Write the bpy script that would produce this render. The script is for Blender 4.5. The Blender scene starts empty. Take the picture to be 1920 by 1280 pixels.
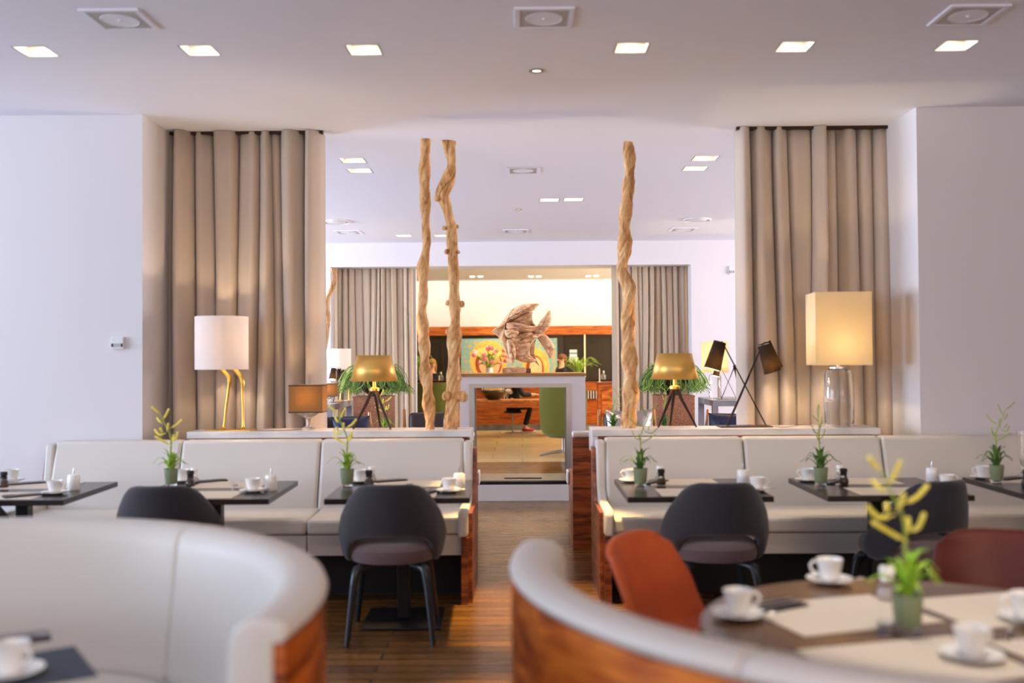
import bpy, bmesh, math, random
from mathutils import Vector, Matrix
C = bpy.context.scene.collection
random.seed(7)
R = math.radians
PI = math.pi
# ---------------------------------------------------------------- camera
F_PX = 1820.0
CAM_H = 1.475
_y = Vector((18, -32, -F_PX)).normalized()
_rho = R(0.40)
_z = Vector((-math.sin(_rho), math.cos(_rho), 0)); _z = (_z - _y * _z.dot(_y)).normalized()
_x = _y.cross(_z)
ROT = Matrix((_x, _y, _z))            # cam -> world (rows are world axes in camera frame)
cam_data = bpy.data.cameras.new('camera'); cam = bpy.data.objects.new('camera', cam_data); C.objects.link(cam)
cam.matrix_world = Matrix.Translation((0, 0, CAM_H)) @ ROT.to_4x4()
cam_data.sensor_width = 36.0
cam_data.lens = F_PX / 1920 * 36.0
cam_data.clip_start = 0.05; cam_data.clip_end = 100
cam_data.dof.use_dof = True; cam_data.dof.focus_distance = 9.6; cam_data.dof.aperture_fstop = 1.25
bpy.context.scene.camera = cam
sc = bpy.context.scene
sc.view_settings.view_transform = 'Standard'; sc.view_settings.look = 'None'
sc.view_settings.exposure = 0.14; sc.view_settings.gamma = 1.0
sc.view_settings.use_curve_mapping = False

def W(px, py, D):
    """point on the sight line of pixel (px,py) at distance y=D"""
    d = ROT @ Vector((px - 960, 640 - py, -F_PX))
    return Vector((0, 0, CAM_H)) + d * (D / d.y)
def G(px, py, z=0.0):
    d = ROT @ Vector((px - 960, 640 - py, -F_PX))
    return Vector((0, 0, CAM_H)) + d * ((z - CAM_H) / d.z)

# ---------------------------------------------------------------- world and daylight
wd = bpy.data.worlds.new('world'); sc.world = wd; wd.use_nodes = True
wd.node_tree.nodes['Background'].inputs[0].default_value = (0.72, 0.82, 1.0, 1)
wd.node_tree.nodes['Background'].inputs[1].default_value = 0.6

def area(name, loc, target, sx, sy, power, col):
    l = bpy.data.lights.new(name, 'AREA'); l.shape = 'RECTANGLE'; l.size = sx; l.size_y = sy
    l.energy = power; l.color = col
    o = bpy.data.objects.new(name, l); C.objects.link(o); o.location = loc
    o.rotation_euler = (Vector(target) - Vector(loc)).to_track_quat('-Z', 'Y').to_euler()
    return o
H = 3.17
# daylight in the window openings of the side and back walls
area('daylight_back_left', (-2.9, -2.85, 1.85), (-2.4, .2, 4.6), 4.4, 2.1, 95, (0.66, 0.80, 1.0))
area('daylight_back_right', (2.9, -2.85, 1.85), (2.4, .2, 4.6), 4.4, 2.1, 165, (1.0, 0.68, 0.42))
area('daylight_left', (-8.85, 3.2, 1.75), (-4, 4.6, 4.6), 5.4, 2.2, 470, (0.68, 0.80, 1.0))
area('daylight_lounge_left', (-8.85, 10.6, 1.75), (-3.5, 9.0, 4.6), 4.6, 2.2, 980, (0.70, 0.80, 1.0))
area('daylight_lounge_right', (8.85, 10.6, 1.75), (3.5, 9.0, 4.6), 4.6, 2.2, 620, (1.0, 0.93, .96))

# ---------------------------------------------------------------- helpers
def tag(o, label=None, cat=None, group=None, kind=None):
    if label: o['label'] = label
    if cat: o['category'] = cat
    if group: o['group'] = group
    if kind: o['kind'] = kind
    return o
def thing(name, label, cat, loc=(0, 0, 0), rz=0.0, group=None):
    o = bpy.data.objects.new(name, None); C.objects.link(o)
    o.empty_display_size = 0.05
    o.location = loc; o.rotation_euler = (0, 0, rz)
    return tag(o, label, cat, group)
def copy_tree(o, parent=None):
    c = o.copy(); C.objects.link(c)
    if parent is not None:
        c.parent = parent
    for ch in list(o.children):
        copy_tree(ch, c)
    return c
def dup(o, loc, rz, label, group=None, scale=None):
    c = copy_tree(o); c.location = loc; c.rotation_euler = (0, 0, rz); c['label'] = label
    if group: c['group'] = group
    if scale: c.scale = (scale,) * 3
    return c

class MB:
    def __init__(s): s.v = []; s.f = []
    def add(s, vs, fs):
        n = len(s.v); s.v += [tuple(p) for p in vs]; s.f += [tuple(i + n for i in f) for f in fs]; return s
    def box(s, c, d, rz=0.0, m=None):
        x, y, z = d[0] / 2, d[1] / 2, d[2] / 2
        vs = [Vector((a * x, b * y, e * z)) for e in (-1, 1) for b in (-1, 1) for a in (-1, 1)]
        if m is None: m = Matrix.Rotation(rz, 3, 'Z')
        vs = [m @ v + Vector(c) for v in vs]
        return s.add(vs, [(0, 2, 3, 1), (4, 5, 7, 6), (0, 1, 5, 4), (2, 6, 7, 3), (0, 4, 6, 2), (1, 3, 7, 5)])
    def bb(s, x0, x1, y0, y1, z0, z1):
        return s.box(((x0 + x1) / 2, (y0 + y1) / 2, (z0 + z1) / 2), (abs(x1 - x0), abs(y1 - y0), abs(z1 - z0)))
    def rings(s, rings, cap=True, closed=False):
        n = len(rings[0]); vs = [p for r in rings for p in r]; fs = []
        k = len(rings)
        for i in range(k if closed else k - 1):
            a = i * n; b = ((i + 1) % k) * n
            for j in range(n):
                j2 = (j + 1) % n
                fs.append((a + j, a + j2, b + j2, b + j))
        if cap and not closed:
            fs.append(tuple(reversed(range(n)))); fs.append(tuple((k - 1) * n + j for j in range(n)))
        return s.add(vs, fs)
    def lathe(s, prof, n=20, c=(0, 0, 0), cap=True):
        rs = [[(c[0] + r * math.cos(2 * PI * j / n), c[1] + r * math.sin(2 * PI * j / n), c[2] + z) for j in range(n)] for r, z in prof]
        return s.rings(rs, cap)
    def tube(s, pts, rad, n=8, cap=True):
        pts = [Vector(p) for p in pts]
        if not hasattr(rad, '__len__'): rad = [rad] * len(pts)
        t0 = (pts[1] - pts[0]).normalized()
        ref = Vector((0, 0, 1)) if abs(t0.z) < .9 else Vector((1, 0, 0))
        u = t0.cross(ref).normalized(); rs = []
        for i, p in enumerate(pts):
            a = pts[max(i - 1, 0)]; b = pts[min(i + 1, len(pts) - 1)]
            t = (b - a).normalized()
            u = (u - t * u.dot(t)).normalized(); w = t.cross(u)
            rs.append([p + (u * math.cos(2 * PI * j / n) + w * math.sin(2 * PI * j / n)) * rad[i] for j in range(n)])
        return s.rings(rs, cap)
    def grid(s, fn, nu, nv):
        vs = [fn(i / nu, j / nv) for i in range(nu + 1) for j in range(nv + 1)]
        fs = [(i * (nv + 1) + j, (i + 1) * (nv + 1) + j, (i + 1) * (nv + 1) + j + 1, i * (nv + 1) + j + 1) for i in range(nu) for j in range(nv)]
        return s.add(vs, fs)
    def prism_x(s, prof, x0, x1):     # prof: (y,z) outline, extruded in x
        return s.rings([[(x0, y, z) for y, z in prof], [(x1, y, z) for y, z in prof]])
    def ball(s, c, r, n=12, m=8):
        rx, ry, rz = (r, r, r) if not hasattr(r, '__len__') else r
        rs = []
        for i in range(1, m):
            a = -PI / 2 + PI * i / m
            rs.append([(c[0] + rx * math.cos(a) * math.cos(2 * PI * j / n), c[1] + ry * math.cos(a) * math.sin(2 * PI * j / n), c[2] + rz * math.sin(a)) for j in range(n)])
        return s.rings(rs)
    def blade(s, pts, w, up=(0, 0, 1), th=0.002):   # leaf blade along pts, widths w
        pts = [Vector(p) for p in pts]; rs = []
        for i, p in enumerate(pts):
            t = (pts[min(i + 1, len(pts) - 1)] - pts[max(i - 1, 0)]).normalized()
            u = t.cross(Vector(up))
            if u.length < 1e-4: u = Vector((1, 0, 0))
            u.normalize(); nn = u.cross(t)
            rs.append([p + u * w[i], p + nn * th, p - u * w[i], p - nn * th])
        return s.rings(rs)
    def build(s, name, m=None, parent=None, bev=0, smooth=True, ang=38, seg=3, sub=0, solid=0, loc=None):
        me = bpy.data.meshes.new(name); me.from_pydata(s.v, [], s.f); me.update()
        bm = bmesh.new(); bm.from_mesh(me); bmesh.ops.recalc_face_normals(bm, faces=bm.faces); bm.to_mesh(me); bm.free()
        if m: me.materials.append(m)
        if smooth:
            me.shade_smooth()
            if not sub: me.set_sharp_from_angle(angle=R(ang))
        o = bpy.data.objects.new(name, me); C.objects.link(o)
        if parent: o.parent = parent
        if loc: o.location = loc
        if solid:
            q = o.modifiers.new('solid', 'SOLIDIFY'); q.thickness = solid; q.offset = 0
        if bev:
            q = o.modifiers.new('bevel', 'BEVEL'); q.width = bev; q.segments = seg; q.limit_method = 'ANGLE'; q.angle_limit = R(40)
            q.harden_normals = False
        if sub:
            q = o.modifiers.new('sub', 'SUBSURF'); q.levels = sub; q.render_levels = sub
        return o
def interp(tab, x):
    if x <= tab[0][0]: return tab[0][1]
    for (a, b), (c, d) in zip(tab, tab[1:]):
        if x <= c:
            t = (x - a) / (c - a); return b + (d - b) * t
    return tab[-1][1]
def smooth_path(pts, n=4):
    """catmull-rom through tuples of any length"""
    out = []
    for i in range(len(pts) - 1):
        p0 = pts[max(i - 1, 0)]; p1 = pts[i]; p2 = pts[i + 1]; p3 = pts[min(i + 2, len(pts) - 1)]
        for k in range(n):
            t = k / n
            out.append(tuple(.5 * (2 * b + (c - a) * t + (2 * a - 5 * b + 4 * c - d) * t * t + (-a + 3 * b - 3 * c + d) * t ** 3) for a, b, c, d in zip(p0, p1, p2, p3)))
    out.append(tuple(pts[-1])); return out

# ---------------------------------------------------------------- materials
def srgb(r, g, b):
    f = lambda c: (c / 255 / 12.92) if c / 255 <= .04045 else ((c / 255 + .055) / 1.055) ** 2.4
    return (f(r), f(g), f(b), 1)
def mat(name, col, rough=.5, metal=0., col2=None, nscale=6., bump=0., bscale=60., spec=.5, trans=0., emit=None, estr=0., sheen=0., coat=0., stretch=None, ior=1.45, detail=3.):
    m = bpy.data.materials.new(name); m.use_nodes = True; nt = m.node_tree; b = nt.nodes['Principled BSDF']
    b.inputs['Base Color'].default_value = col; b.inputs['Roughness'].default_value = rough; b.inputs['Metallic'].default_value = metal
    b.inputs['Specular IOR Level'].default_value = spec; b.inputs['Transmission Weight'].default_value = trans; b.inputs['IOR'].default_value = ior
    b.inputs['Sheen Weight'].default_value = sheen; b.inputs['Coat Weight'].default_value = coat
    if emit: b.inputs['Emission Color'].default_value = emit; b.inputs['Emission Strength'].default_value = estr
    tc = nt.nodes.new('ShaderNodeTexCoord'); mp = nt.nodes.new('ShaderNodeMapping'); nt.links.new(tc.outputs['Object'], mp.inputs[0])
    if stretch: mp.inputs['Scale'].default_value = stretch
    if col2:
        n = nt.nodes.new('ShaderNodeTexNoise'); n.inputs['Scale'].default_value = nscale; n.inputs['Detail'].default_value = detail
        nt.links.new(mp.outputs[0], n.inputs['Vector'])
        r = nt.nodes.new('ShaderNodeValToRGB'); r.color_ramp.elements[0].color = col; r.color_ramp.elements[1].color = col2
        r.color_ramp.elements[0].position = .38; r.color_ramp.elements[1].position = .65
        nt.links.new(n.outputs[0], r.inputs[0]); nt.links.new(r.outputs[0], b.inputs['Base Color'])
    if bump:
        n = nt.nodes.new('ShaderNodeTexNoise'); n.inputs['Scale'].default_value = bscale; n.inputs['Detail'].default_value = 4
        nt.links.new(mp.outputs[0], n.inputs['Vector'])
        bp = nt.nodes.new('ShaderNodeBump'); bp.inputs['Strength'].default_value = bump; bp.inputs['Distance'].default_value = .01
        nt.links.new(n.outputs[0], bp.inputs['Height']); nt.links.new(bp.outputs[0], b.inputs['Normal'])
    return m
def wood(name, c1, c2, c3, scale=(1, 1, 8), rough=.35, dist=3.0, wscale=3.0, coat=.0, bump=.05):
    """grain runs along the axes with a small mapping scale"""
    m = bpy.data.materials.new(name); m.use_nodes = True; nt = m.node_tree; b = nt.nodes['Principled BSDF']
    b.inputs['Roughness'].default_value = rough; b.inputs['Coat Weight'].default_value = coat
    tc = nt.nodes.new('ShaderNodeTexCoord'); mp = nt.nodes.new('ShaderNodeMapping'); mp.inputs['Scale'].default_value = scale
    nt.links.new(tc.outputs['Object'], mp.inputs[0])
    n = nt.nodes.new('ShaderNodeTexNoise'); n.inputs['Scale'].default_value = wscale; n.inputs['Detail'].default_value = 6; n.inputs['Distortion'].default_value = dist * .3
    nt.links.new(mp.outputs[0], n.inputs['Vector'])
    n2 = nt.nodes.new('ShaderNodeTexNoise'); n2.inputs['Scale'].default_value = wscale * 6; n2.inputs['Detail'].default_value = 3
    nt.links.new(mp.outputs[0], n2.inputs['Vector'])
    mx = nt.nodes.new('ShaderNodeMath'); mx.operation = 'MULTIPLY_ADD'; mx.inputs[1].default_value = .3
    nt.links.new(n2.outputs[0], mx.inputs[0]); nt.links.new(n.outputs[0], mx.inputs[2])
    r = nt.nodes.new('ShaderNodeValToRGB'); e = r.color_ramp.elements
    e[0].color = c1; e[0].position = .45; e[1].color = c3; e[1].position = .82
    k = e.new(.62); k.color = c2
    nt.links.new(mx.outputs[0], r.inputs[0]); nt.links.new(r.outputs[0], b.inputs['Base Color'])
    bp = nt.nodes.new('ShaderNodeBump'); bp.inputs['Strength'].default_value = bump; bp.inputs['Distance'].default_value = .01
    nt.links.new(mx.outputs[0], bp.inputs['Height']); nt.links.new(bp.outputs[0], b.inputs['Normal'])
    return m
def plank_mat(name, c1, c2, mortar, bw, rh, rough, ms=.004, rot=0.0, spec=.5):
    m = bpy.data.materials.new(name); m.use_nodes = True; nt = m.node_tree; b = nt.nodes['Principled BSDF']
    b.inputs['Specular IOR Level'].default_value = spec
    tc = nt.nodes.new('ShaderNodeTexCoord'); mp = nt.nodes.new('ShaderNodeMapping'); mp.inputs['Rotation'].default_value[2] = rot
    nt.links.new(tc.outputs['Object'], mp.inputs[0])
    br = nt.nodes.new('ShaderNodeTexBrick'); br.inputs['Scale'].default_value = 1
    br.inputs['Brick Width'].default_value = bw; br.inputs['Row Height'].default_value = rh; br.inputs['Mortar Size'].default_value = ms
    br.inputs['Color1'].default_value = c1; br.inputs['Color2'].default_value = c2; br.inputs['Mortar'].default_value = mortar
    br.offset = .37; nt.links.new(mp.outputs[0], br.inputs['Vector'])
    mp2 = nt.nodes.new('ShaderNodeMapping'); mp2.inputs['Scale'].default_value = (1.2, 18, 1); nt.links.new(mp.outputs[0], mp2.inputs[0])
    n = nt.nodes.new('ShaderNodeTexNoise'); n.inputs['Scale'].default_value = 3; n.inputs['Detail'].default_value = 5; nt.links.new(mp2.outputs[0], n.inputs['Vector'])
    mr = nt.nodes.new('ShaderNodeMapRange'); mr.inputs['To Min'].default_value = .65; mr.inputs['To Max'].default_value = 1.35; nt.links.new(n.outputs[0], mr.inputs[0])
    mu = nt.nodes.new('ShaderNodeVectorMath'); mu.operation = 'SCALE'; nt.links.new(br.outputs[0], mu.inputs[0]); nt.links.new(mr.outputs[0], mu.inputs['Scale'])
    nt.links.new(mu.outputs[0], b.inputs['Base Color'])
    rr = nt.nodes.new('ShaderNodeMapRange'); rr.inputs['To Min'].default_value = rough * .8; rr.inputs['To Max'].default_value = rough * 1.25; nt.links.new(n.outputs[0], rr.inputs[0]); nt.links.new(rr.outputs[0], b.inputs['Roughness'])
    bp = nt.nodes.new('ShaderNodeBump'); bp.inputs['Strength'].default_value = .12; bp.inputs['Distance'].default_value = .004
    nt.links.new(mr.outputs[0], bp.inputs['Height']); nt.links.new(bp.outputs[0], b.inputs['Normal'])
    return m
def shade_mat(name, col, tcol, tfac=.5, rough=.9, weave=0.0):
    """cloth lampshade: diffuse outside plus light passing through from the bulb"""
    m = bpy.data.materials.new(name); m.use_nodes = True; nt = m.node_tree
    for n in list(nt.nodes): nt.nodes.remove(n)
    out = nt.nodes.new('ShaderNodeOutputMaterial'); mx = nt.nodes.new('ShaderNodeMixShader'); mx.inputs[0].default_value = tfac
    d = nt.nodes.new('ShaderNodeBsdfDiffuse'); d.inputs[0].default_value = col
    t = nt.nodes.new('ShaderNodeBsdfTranslucent'); t.inputs[0].default_value = tcol
    if weave:
        tc = nt.nodes.new('ShaderNodeTexCoord'); n = nt.nodes.new('ShaderNodeTexNoise'); n.inputs['Scale'].default_value = 90
        nt.links.new(tc.outputs['Object'], n.inputs['Vector'])
        bp = nt.nodes.new('ShaderNodeBump'); bp.inputs['Strength'].default_value = weave; nt.links.new(n.outputs[0], bp.inputs['Height'])
        nt.links.new(bp.outputs[0], d.inputs['Normal'])
    nt.links.new(d.outputs[0], mx.inputs[1]); nt.links.new(t.outputs[0], mx.inputs[2]); nt.links.new(mx.outputs[0], out.inputs[0])
    return m
def weave_mat(name, c1, c2, sc_=220, rough=.8):
    m = bpy.data.materials.new(name); m.use_nodes = True; nt = m.node_tree; b = nt.nodes['Principled BSDF']; b.inputs['Roughness'].default_value = rough
    tc = nt.nodes.new('ShaderNodeTexCoord'); w = nt.nodes.new('ShaderNodeTexWave'); w.inputs['Scale'].default_value = sc_ / 6; w.bands_direction = 'X'
    nt.links.new(tc.outputs['Object'], w.inputs['Vector'])
    r = nt.nodes.new('ShaderNodeMix'); r.data_type = 'RGBA'; r.inputs[6].default_value = c1; r.inputs[7].default_value = c2
    nt.links.new(w.outputs[1], r.inputs[0]); nt.links.new(r.outputs[2], b.inputs['Base Color'])
    return m
def emis(name, col, s):
    m = bpy.data.materials.new(name); m.use_nodes = True; nt = m.node_tree
    for n in list(nt.nodes): nt.nodes.remove(n)
    out = nt.nodes.new('ShaderNodeOutputMaterial'); e = nt.nodes.new('ShaderNodeEmission'); e.inputs[0].default_value = col; e.inputs[1].default_value = s
    nt.links.new(e.outputs[0], out.inputs[0]); return m

M = {}
M['wall'] = mat('wall paint', srgb(222, 218, 220), .85, bump=.02, bscale=200)
M['ceiling'] = mat('ceiling paint', srgb(234, 236, 248), .9)
M['floor'] = plank_mat('dark oak planks', srgb(122, 82, 38), srgb(80, 54, 27), srgb(14, 9, 6), 1.9, .10, .27, ms=.006, spec=.45)
M['floor'].node_tree.nodes['Principled BSDF'].inputs['Specular Tint'].default_value = (1, .70, .36, 1)   # warm lobby light put into the tint of the floor's reflections
M['lobbyfloor'] = plank_mat('honey stone tiles', srgb(206, 188, 138), srgb(196, 176, 124), srgb(172, 150, 104), 1.2, .6, .22, ms=.008)
M['leather'] = mat('cream leather', srgb(210, 204, 196), .42, bump=.06, bscale=160)
M['walnut'] = wood('walnut veneer', srgb(58, 26, 12), srgb(122, 60, 28), srgb(168, 94, 46), (1, 1, 9), .35, wscale=2.2, dist=2)
M['walnut_v'] = wood('walnut veneer standing grain', srgb(78, 28, 6), srgb(168, 78, 18), srgb(226, 130, 42), (.9, .9, 6.0), .42, wscale=1.7, dist=5)
M['teak'] = wood('orange teak', srgb(120, 52, 16), srgb(176, 88, 30), srgb(214, 124, 48), (1, 1, 14), .4, wscale=2.4)
M['roundtop'] = mat('dark wood round top', srgb(108, 80, 56), .25, col2=srgb(84, 60, 42), nscale=3, stretch=(1, 10, 1))
M['black'] = mat('black plinth', srgb(18, 17, 18), .6)
M['tabletop'] = mat('black stained tabletop', srgb(34, 30, 30), .22, col2=srgb(46, 40, 38), nscale=4, stretch=(1, 12, 1))
M['tablesteel'] = mat('black table steel', srgb(16, 18, 22), .4)
M['fabric'] = mat('charcoal upholstery', srgb(40, 38, 45), .95, col2=srgb(50, 47, 54), nscale=220, bump=.35, bscale=500, sheen=.3)
M['seatfabric'] = mat('plum brown upholstery', srgb(98, 80, 82), .95, col2=srgb(116, 96, 96), nscale=240, bump=.35, bscale=500, sheen=.3)
M['chairleg'] = mat('dark stained legs', srgb(26, 34, 42), .35, coat=.3)
M['rust'] = mat('rust leather', srgb(218, 100, 40), .5, col2=srgb(196, 84, 32), nscale=3, bump=.05, bscale=120)
M['darkrust'] = mat('oxblood leather', srgb(112, 44, 28), .4, col2=srgb(96, 34, 22), nscale=3)
M['marble'] = mat('white marble', srgb(232, 229, 226), .25, col2=srgb(200, 198, 198), nscale=3.0, detail=8, stretch=(1, 2.5, 3))
M['curtain'] = mat('taupe curtain cloth', srgb(196, 180, 163), .9, bump=.25, bscale=400, sheen=.2)
M['curtain2'] = mat('grey curtain cloth', srgb(196, 176, 150), .9, bump=.2, bscale=400, sheen=.2)
M['drift'] = wood('driftwood', srgb(150, 98, 56), srgb(216, 164, 106), srgb(238, 196, 142), (5, 5, 1.5), .85, wscale=4, bump=.7)
M['driftfish'] = wood('fish driftwood', srgb(160, 110, 74), srgb(222, 174, 130), srgb(240, 204, 162), (3, 3, 7), .85, wscale=2.5, bump=.6)
M['gold'] = mat('gilded metal', srgb(232, 184, 92), .3, 1.0, bump=.1, bscale=60)
M['goldshade'] = mat('gold foil shade', srgb(236, 190, 104), .42, .7, bump=.04, bscale=30)
M['goldin'] = mat('gold foil lining', srgb(220, 170, 80), .3, .8)
M['darkmetal'] = mat('dark bronze metal', srgb(58, 40, 30), .4, .7)
M['whiteshade'] = shade_mat('white cloth shade', srgb(240, 236, 236), srgb(255, 240, 222), .28)
M['creamshade'] = shade_mat('cream cloth shade', srgb(240, 232, 212), srgb(255, 240, 205), .62)
M['brownshade'] = shade_mat('brown linen shade', srgb(140, 112, 76), srgb(200, 160, 100), .30, weave=.4)
M['blackshade'] = shade_mat('black cloth shade', srgb(62, 52, 46), srgb(186, 160, 118), .16)
M['shadetrim'] = mat('dark trim', srgb(70, 48, 36), .7)
M['whiteplastic'] = mat('white plastic', srgb(225, 225, 225), .4)
M['ceramic'] = mat('white porcelain', srgb(238, 236, 232), .18, coat=.3)
M['bulb'] = emis('lit bulb', (1.0, .78, .48, 1), 25)
M['downlamp'] = emis('downlight lamp', (1.0, .86, .68, 1), 22)
M['housing'] = mat('downlight housing', srgb(244, 240, 232), .6)
M['mesh'] = mat('speaker mesh', srgb(176, 174, 174), .7, col2=srgb(190, 188, 188), nscale=300)
M['glass'] = mat('clear glass', (1, 1, 1, 1), .02, trans=1.0, spec=.5)
M['crystal'] = mat('moulded glass', (1, 1, 1, 1), .05, trans=.95, bump=.4, bscale=14)
M['green'] = mat('green leaf', srgb(128, 168, 52), .5, col2=srgb(164, 196, 74), nscale=20)
M['darkgreen'] = mat('dark green leaf', srgb(72, 108, 50), .5, col2=srgb(104, 138, 64), nscale=20)
M['yellow'] = mat('yellow flower spike', srgb(236, 216, 56), .6, col2=srgb(246, 232, 120), nscale=60, bump=.6, bscale=150)
M['stem'] = mat('green stem', srgb(150, 165, 60), .5)
M['pot'] = mat('sage glass pot', srgb(134, 146, 112), .25)
M['pepper'] = mat('peppercorns', srgb(52, 38, 30), .8, col2=srgb(100, 72, 52), nscale=200)
M['salt'] = mat('coarse salt', srgb(226, 216, 206), .8)
M['mat_'] = weave_mat('woven beige vinyl', srgb(222, 210, 194), srgb(190, 178, 162))
M['napkin'] = mat('dark napkin', srgb(44, 42, 46), .9, bump=.2, bscale=200)
M['steel'] = mat('brushed steel', srgb(190, 188, 186), .3, 1.0)
M['alu'] = mat('satin aluminium', srgb(176, 170, 164), .35, .8)
M['greenfelt'] = mat('moss green felt', srgb(98, 98, 26), .95, sheen=.2)
M['cork'] = mat('rusty cork', srgb(184, 130, 98), .9, col2=srgb(138, 88, 62), nscale=70, bump=.6, bscale=90)
M['bowl'] = mat('dark bronze bowl', srgb(80, 66, 44), .3, .6)
M['slate'] = mat('grey stone', srgb(150, 150, 156), .5, col2=srgb(120, 122, 130), nscale=5)
M['darkpanel'] = mat('dark stained panels', srgb(44, 34, 20), .45, coat=.1)
M['woodedge'] = mat('oak edge', srgb(176, 128, 66), .5, stretch=(1, 8, 8), col2=srgb(150, 104, 50), nscale=4)
M['darkleather'] = mat('dark brown leather', srgb(52, 40, 38), .4, bump=.1, bscale=60)
M['honey'] = wood('honey wood', srgb(150, 84, 34), srgb(190, 118, 52), srgb(214, 146, 74), (6, 6, 1), .4)
M['silver'] = mat('silver satin', srgb(150, 140, 134), .32, .6, bump=1.0, bscale=9)
M['navy'] = mat('navy satin', srgb(30, 40, 66), .35, .2, bump=.3, bscale=10)
M['skin'] = mat('skin', srgb(222, 164, 134), .5)
M['blondhair'] = mat('blond hair', srgb(176, 128, 62), .5, bump=.5, bscale=80)
M['brownhair'] = mat('brown hair', srgb(120, 66, 34), .5, bump=.5, bscale=80)
M['blackcloth'] = mat('black cloth', srgb(24, 24, 28), .8)
M['whitecloth'] = mat('pale grey knit', srgb(214, 210, 204), .9, bump=.3, bscale=80)
M['red'] = mat('red canvas', srgb(200, 40, 42), .7)
M['pink'] = mat('pink petals', srgb(222, 110, 130), .6, col2=srgb(240, 170, 180), nscale=30)
M['cord'] = mat('brown cord', srgb(120, 62, 40), .5)
M['ink'] = mat('lip ink', srgb(40, 30, 30), .6)
# ================================================================ THE SETTING
def struct(name, mb, m, **k):
    o = mb.build(name, m, smooth=False, **k); o['kind'] = 'structure'; return o
YW = 6.62                                    # the wall in front of the lounge
XL = W(267, 500, YW).x; XR = W(1722, 500, YW).x
YF = 14.06                                   # fascia wall between lounge and lobby
ZF = W(950, 498, YF).z
OL = W(626, 640, 14.3).x; OR_ = W(1297, 640, YF).x
struct('floor', MB().bb(-9, 9, -3, 13.9, -.1, 0), M['floor'])
struct('floor_lobby', MB().bb(-7.5, 7.5, 13.9, 23, -.1, 0), M['lobbyfloor'])

# ceiling fittings: (px, py, kind)
DL_FRONT = [(68, 97), (375, 95), (683, 94), (1184, 90), (1490, 88), (1793, 86)]
DL_LOUNGE = [(662, 301), (675, 320), (1322, 297), (1303, 316), (1030, 375), (1075, 374), (757, 442), (828, 442)]
holes = []
for (px, py) in DL_FRONT: p = G(px, py, H); holes.append((p.x, p.y, .17))
for (px, py) in DL_LOUNGE: p = G(px, py, H); holes.append((p.x, p.y, .20))
DL_NEAR = [(-1.45, 2.25), (1.25, 2.75), (-3.6, 2.5), (3.6, 2.6)]         # unseen row added over the booths for warm light on the table
for (x, y) in DL_NEAR: holes.append((x, y, .17))
def holed_plate(x0, x1, y0, y1, z, hs):
    xs = sorted({x0, x1} | {round(h[0] + s * h[2] / 2, 5) for h in hs for s in (-1, 1)})
    ys = sorted({y0, y1} | {round(h[1] + s * h[2] / 2, 5) for h in hs for s in (-1, 1)})
    mb = MB(); idx = {}
    for i, x in enumerate(xs):
        for j, y in enumerate(ys):
            idx[i, j] = len(mb.v); mb.v.append((x, y, z))
    for i in range(len(xs) - 1):
        for j in range(len(ys) - 1):
            cx = (xs[i] + xs[i + 1]) / 2; cy = (ys[j] + ys[j + 1]) / 2
            if any(abs(cx - h[0]) < h[2] / 2 and abs(cy - h[1]) < h[2] / 2 for h in hs): continue
            mb.f.append((idx[i, j], idx[i, j + 1], idx[i + 1, j + 1], idx[i + 1, j]))
    return mb
struct('ceiling', holed_plate(-9, 9, -3, 14.06, H, holes), M['ceiling'])
struct('ceiling_slab', MB().bb(-9.3, 9.3, -3.2, 23, H + .32, H + .42), M['ceiling'])
struct('ceiling_lobby', MB().bb(-7.5, 7.5, 14.6, 20.7, H, H + .05), M['ceiling'])
# walls of the dining room
struct('wall_front_left', MB().bb(-9, XL, YW, 7.45, 0, H), M['wall'])
struct('wall_front_right', MB().bb(XR, 9, YW, 7.45, 0, H), M['wall'])
def wall_x(name, x0, x1, spans, z0, z1, yA, yB):
    """side wall from yA to yB with window openings in spans"""
    mb = MB(); y = yA
    for a, b in spans:
        mb.bb(x0, x1, y, a, 0, H); mb.bb(x0, x1, a, b, 0, z0); mb.bb(x0, x1, a, b, z1, H); y = b
    mb.bb(x0, x1, y, yB, 0, H); return struct(name, mb, M['wall'])
wall_x('wall_left', -9.2, -9, [(.4, 6.0), (8.3, 12.9)], .6, 2.9, -3, 14.06)
wall_x('wall_right', 9, 9.2, [(8.3, 12.9)], .6, 2.9, -3, 14.06)
mb = MB(); mb.bb(-9, 9, -3.2, -3, 0, .75); mb.bb(-9, 9, -3.2, -3, 2.95, H)
mb.bb(-9, -5.3, -3.2, -3, .75, 2.95)
mb.bb(-.6, .6, -3.2, -3, .75, 2.95); mb.bb(5.3, 9, -3.2, -3, .75, 2.95)
struct('wall_back', mb, M['wall'])
# fascia wall with the opening to the lobby
mb = MB(); mb.bb(-9, OL, YF, 14.6, 0, H); mb.bb(OR_, 9, YF, 14.6, 0, H); mb.bb(OL, OR_, YF, 14.6, ZF, H)
struct('wall_lounge', mb, M['wall'])
# lobby shell
mb = MB(); mb.bb(-7.5, 7.5, 22, 22.2, 0, H + .32); struct('wall_lobby_back', mb, M['wall'])
struct('wall_lobby_left', MB().bb(-7.7, -7.5, 14.6, 22.2, 0, H + .32), M['wall'])
struct('wall_lobby_right', MB().bb(7.5, 7.7, 14.6, 22.2, 0, H + .32), M['wall'])
struct('trim_1', MB().bb(-7.5, 7.5, 20.7, 20.76, H - .02, H + .2), M['ceiling'])       # lip of the light cove
for k, (px, x) in enumerate(((1291, None), (777, None))):
    p = W(px, 640, 14.5)
    struct('trim_%d' % (k + 2), MB().bb(p.x - .03, p.x + .03, 14.46, 14.58, 0, ZF), M['whiteplastic'])

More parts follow.
